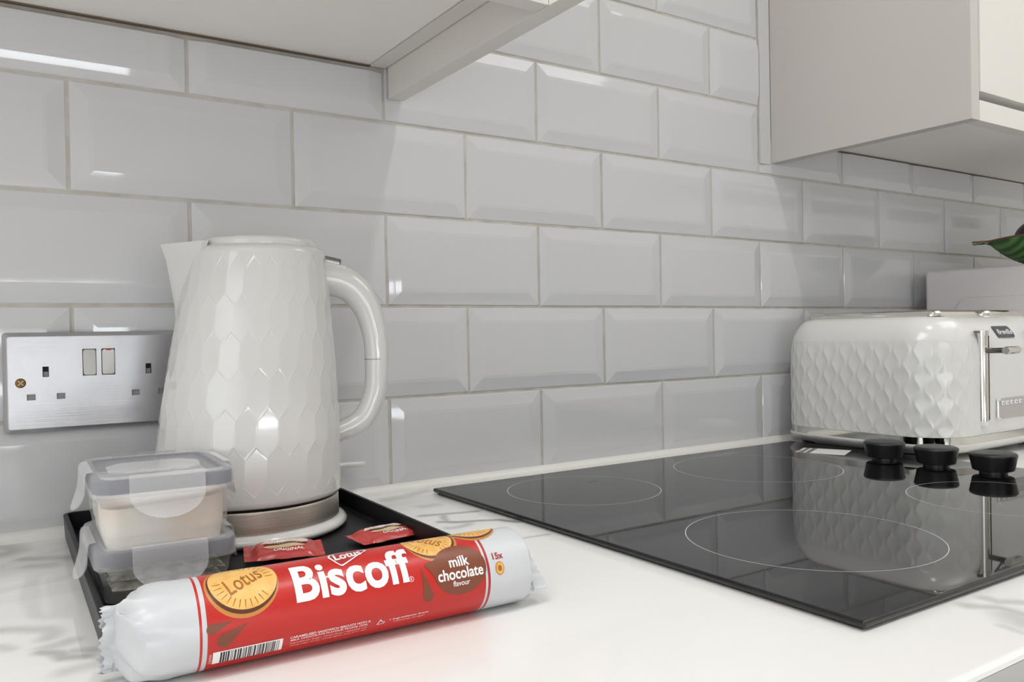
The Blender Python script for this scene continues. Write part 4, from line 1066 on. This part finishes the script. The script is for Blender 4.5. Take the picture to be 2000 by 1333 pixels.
# chrome slot surrounds
for cx in (-0.062, 0.062):
    bm = BM(); sx_, sy_ = 0.0555, hy - 0.030
    loft(bm, [(0.1830, sx_, sy_, 0.014), (0.1865, sx_ - 0.0006, sy_ - 0.0006, 0.014), (0.1905, sx_ - 0.0035, sy_ - 0.0035, 0.012), (0.1915, sx_ - 0.006, sy_ - 0.006, 0.010), (0.1905, sx_ - 0.010, sy_ - 0.012, 0.008), (0.1850, sx_ - 0.012, sy_ - 0.014, 0.006)], 6, True, True, cx=cx)
    sr = obj('slot_surround', bm, M['chrome'], t, 40)
    for dx in (-0.020, 0.020):
        bm = BM(); box(bm, cx + dx - 0.013, cx + dx + 0.013, -sy_ + 0.022, sy_ - 0.022, 0.1851, 0.1856); obj('bread_slot', bm, M['blackhole'], sr)
# front: lever tracks, levers, badge, control panels
yf = -hy
for lx in (1.0045, 1.1375):
    x = lx - (TX0 + TX1) / 2
    bm = BM(); tube(bm, [(x, yf + 0.001, 0.0475), (x, yf + 0.001, 0.1580)], 0.0072, 20, up=Vector((0, -1, 0))); tr = obj('lever_track', bm, M['chrome'], t, 50)
    bm = BM(); tube(bm, [(x, yf + 0.001, 0.1570), (x, yf + 0.001, 0.1635)], 0.0082, 20, up=Vector((0, -1, 0))); obj('track_cap', bm, M['chrome'], tr, 50)
    bm = BM(); box(bm, x - 0.014, x - 0.004, yf - 0.0015, yf + 0.004, 0.1605, 0.1632, 0.0008); obj('track_tab', bm, M['dchrome'], tr, 50)
    bm = BM(); tube(bm, [(x, yf + 0.001, 0.0425), (x, yf + 0.001, 0.0478)], 0.0082, 20, up=Vector((0, -1, 0))); obj('track_cap', bm, M['plastic'], tr, 50)
    bm = BM(); box(bm, x + 0.0062, x + 0.0082, yf - 0.0042, yf + 0.002, 0.049, 0.157); obj('track_groove', bm, M['blackhole'], tr)
    bm = BM(); tube(bm, [(x, yf - 0.005, 0.1380), (x + 0.001, yf - 0.030, 0.1383)], 0.0035, 12); lv_ = obj('lever_arm', bm, M['dchrome'], t, 50)
    bm = BM(); tube(bm, [(x - 0.006, yf - 0.031, 0.1383), (x - 0.003, yf - 0.031, 0.1383), (x + 0.023, yf - 0.031, 0.1387), (x + 0.025, yf - 0.031, 0.1387)], [0.0046, 0.0052, 0.0050, 0.0035], 16); obj('lever_grip', bm, M['chrome'], lv_, 50)
    px0 = x + 0.0385
    if px0 + 0.066 < hx - 0.03:
        bm = BM(); box(bm, px0, px0 + 0.066, yf - 0.0012, yf + 0.003, 0.0475, 0.0745, 0.0012); cp = obj('control_panel', bm, M['panelgrey'], t, 40)
        bm = BM(); tube(bm, [(px0 - 0.0045, yf - 0.001, 0.050), (px0 - 0.0045, yf - 0.001, 0.072)], 0.0022, 10, up=Vector((0, -1, 0))); obj('panel_rod', bm, M['chrome'], cp, 50)
        for z in (0.0485, 0.0735):
            bm = BM(); lathe(bm, [(0.0035, -0.002), (0.0042, 0), (0.0035, 0.002)], 14, cx=px0 - 0.0045, cy=yf - 0.001); r_ = obj('panel_rod_end', bm, M['plastic'], cp, 50); r_.location = (0, 0, z)
        for k in range(5):
            bx_ = px0 + 0.0075 + k * 0.0115
            bm = BM(); box(bm, bx_ - 0.0040, bx_ + 0.0040, yf - 0.0026, yf - 0.001, 0.0655, 0.0708, 0.0008); bt = obj('button', bm, M['paper'], cp, 40)
            bm = BM(); box(bm, bx_ - 0.0016, bx_ + 0.0016, yf - 0.0029, yf - 0.0025, 0.0674, 0.0690); obj('button_mark', bm, M['shutter'], bt)
bm = BM(); bx0, bx1, bz0, bz1 = 1.0455 - (TX0 + TX1) / 2, 1.0945 - (TX0 + TX1) / 2, 0.1535, 0.1690
sk = 0.006
q = [(bx0 + sk + 0.002, bz0), (bx1 - 0.004, bz0), (bx1 - 0.001, bz0 + 0.0006), (bx1, bz0 + 0.003), (bx1 - 0.002, bz0 + 0.007), (bx1 - sk - 0.001, bz1 - 0.0015), (bx1 - sk - 0.004, bz1), (bx0 + 0.003, bz1), (bx0 + 0.0005, bz1 - 0.0005), (bx0, bz1 - 0.0025), (bx0 + 0.002, bz0 + 0.007), (bx0 + sk, bz0 + 0.0012)]
IN_ = lambda z: interp(INS, z)
a = ring(bm, [(x, yf + IN_(z) + 0.0012, z) for x, z in q]); b = ring(bm, [(x, yf + IN_(z) - 0.0012, z) for x, z in q]); bridge(bm, a, b); cap(bm, b); 
bd = obj('badge', bm, M['badge'], t, 30)
b = text_mesh('Breville', 0.02, 0.0007); fit_text(b, bx0 + 0.0075, bx1 - 0.004, bz0 + 0.0045, bz1 - 0.0042)
for v in b.verts: z = v.co.y; v.co = Vector((v.co.x, yf + IN_(z) - 0.00135, z))
obj('badge_lettering', b, M['print'], bd)

# ------------------------------------------------------------------ microwave with the leaf dish on top
t = thing('microwave', 'white microwave in the far corner behind the toaster, green dish on top', 'microwave', (1.52, -0.215, 0))
bm = BM(); box(bm, -0.225, 0.225, -0.175, 0.180, 0.012, 0.2640, 0.006, 3); ca = obj('casing', bm, M['micro'], t, 40)
bm = BM()   # raised side panel with a rounded corner
P = [(-0.17, 0.03), (-0.17, 0.2185), (0.108, 0.2175), (0.117, 0.2145), (0.1235, 0.208), (0.128, 0.198), (0.130, 0.185), (0.130, 0.03)]
a = ring(bm, [(-0.2245, y, z) for y, z in P]); b = ring(bm, [(-0.2275, y * 0.985, z - 0.002) for y, z in P]); bridge(bm, a, b); cap(bm, b); obj('side_panel', bm, M['micro'], ca, 30)
bm = BM(); box(bm, -0.222, 0.115, -0.198, -0.1752, 0.016, 0.260, 0.004); dd = obj('door', bm, M['micro'], t, 40)
bm = BM(); box(bm, -0.185, 0.075, -0.1995, -0.1975, 0.055, 0.220, 0.0006); obj('door_glass', bm, M['black'], dd, 40)
bm = BM(); box(bm, 0.1165, 0.222, -0.194, -0.1752, 0.016, 0.260, 0.003); obj('control_strip', bm, M['micro'], t, 40)
for sx in (-0.19, 0.19):
    for sy in (-0.14, 0.14):
        bm = BM(); lathe(bm, [(0.011, 0.0), (0.012, 0.001), (0.012, 0.013)], 18, cx=sx, cy=sy); obj('foot', bm, M['black'], t, 50)
t = thing('leaf_dish', 'green leaf shaped dish with ribbed sides and brown rim on the microwave', 'dish', (1.405, -0.195, 0.2645), 0)
ax = Vector((-0.42, 0.91, 0)).normalized(); sd = Vector((-ax.y, ax.x, 0))
NU, NV = 36, 22; HL, HW_ = 0.120, 0.070
bm = BM(); rows, rows2 = [], []
def leafpt(u, v, off=0.0):
    # u -1..1 along, v -1..1 across; bowl with pointed stalk at u=+1
    wdt = HW_ * max(0.0, (1 - abs(u) ** 2.2)) ** 0.75 if u < 0 else HW_ * (max(0.0, 1 - (u / 0.80) ** 2.0) ** 0.85 if u < 0.78 else 0.0)
    wdt = max(wdt, 0.0052)
    e = min(1, abs(v)); 
    inner = (1 - e ** 2.4)
    long_ = max(0, 1 - abs(u / 0.80) ** 2.6)
    depth = 0.046 * inner * long_
    rimz = 0.0462 - 0.003 * (1 - long_) + 0.006 * max(0, -u) 
    z = rimz - depth + 0.0015
    return ax * (HL * u) + sd * (wdt * v) + Vector((0, 0, z + off))
for i in range(NU + 1):
    u = -1 + 2 * i / NU
    rows.append(ring(bm, [leafpt(u, -1 + 2 * j / NV, 0.0035) for j in range(NV + 1)])); rows2.append(ring(bm, [leafpt(u, (-1 + 2 * j / NV)) + Vector((0, 0, -0.0008 + 0.0012 * math.sin((u * 5 + abs(-1 + 2 * j / NV) * 2) * 9))) for j in range(NV + 1)]))
for a, b in zip(rows, rows[1:]): bridge(bm, a, b, False)
for a, b in zip(rows2, rows2[1:]): bridge(bm, b, a, False)
for a, b, c, e in zip(rows, rows[1:], rows2, rows2[1:]):
    bm.faces.new((a[0], c[0], e[0], b[0])); bm.faces.new((a[-1], b[-1], e[-1], c[-1]))
bridge(bm, rows[0], rows2[0], False); bridge(bm, rows2[-1], rows[-1], False)
mz = min(v.co.z for v in bm.verts)
for v in bm.verts: v.co.z -= mz
bowl = obj('bowl', bm, M['leaf'], t, 60)
bm = BM(); rim = [leafpt(-1 + 2 * i / NU, 1, 0.0025 - mz) for i in range(NU + 1)] + [leafpt(1 - 2 * i / NU, -1, 0.0025 - mz) for i in range(NU + 1)]
tube(bm, rim, 0.0014, 8); obj('rim', bm, M['copper'], t, 60)
for k, (du, dv, rr_) in enumerate(((0.021, 0.0, 0.040),)):
    bm = BM(); bmesh.ops.create_uvsphere(bm, u_segments=28, v_segments=18, radius=rr_)
    for v in bm.verts:
        v.co.z *= 0.86; v.co.x *= 1.0 + 0.18 * (1 if v.co.x > 0 else 0) * (v.co.x / rr_)
    fr = thing('avocado', 'dark purple fruit lying in the green leaf dish', 'fruit', t.location + ax * du + sd * dv + Vector((0, 0, 0.0115 + rr_ * 0.86)), 0.6 * k)
    obj('skin', bm, M['fruit'], fr, 180)
    bm = BM(); lathe(bm, [(0.003, 0.0), (0.0034, 0.004), (0.0025, 0.007)], 10, cy=0, cx=0); st = obj('stem', bm, M['copper'], fr, 60); st.location = (0, 0, rr_ * 0.84)

# ------------------------------------------------------------------ ceiling downlights and added fill panels
for lo, where in zip(lamp_objs, ('above the front of the hob', 'above the front of the worktop by the toaster', 'above the front of the worktop by the containers', 'at the left over the room behind the camera', 'in the middle over the room behind the camera', 'at the right over the room behind the camera')):
    t = thing('downlight', 'round white recessed ceiling downlight ' + where, 'light', (lo.location.x, lo.location.y, CEIL))
    bm = BM(); lathe(bm, [(0.036, -0.001), (0.044, -0.004), (0.046, -0.002), (0.046, 0.0)], 32, cap0=False, cap1=False); obj('bezel', bm, M['plastic'], t, 40)
    lo.parent = t; lo.location = (0, 0, -0.006)
for po, where in zip(fill_objs, ('left', 'right')):  # housings for the added overhead fill
    t = thing('ceiling_fill', 'added fill light, an unseen white rectangular ceiling panel at the %s over the room' % where, 'light', (po.location.x, po.location.y, CEIL))
    bm = BM()
    for d in ((-0.62, 0.62, -0.32, -0.302), (-0.62, 0.62, 0.302, 0.32), (-0.62, -0.602, -0.302, 0.302), (0.602, 0.62, -0.302, 0.302)): box(bm, d[0], d[1], d[2], d[3], -0.018, 0.0)
    obj('fill_frame', bm, M['plastic'], t)
    bm = BM(); box(bm, -0.602, 0.602, -0.302, 0.302, -0.010, -0.004); obj('fill_diffuser', bm, M['paint'], t)
    po.parent = t; po.location = (0, 0, -0.014)
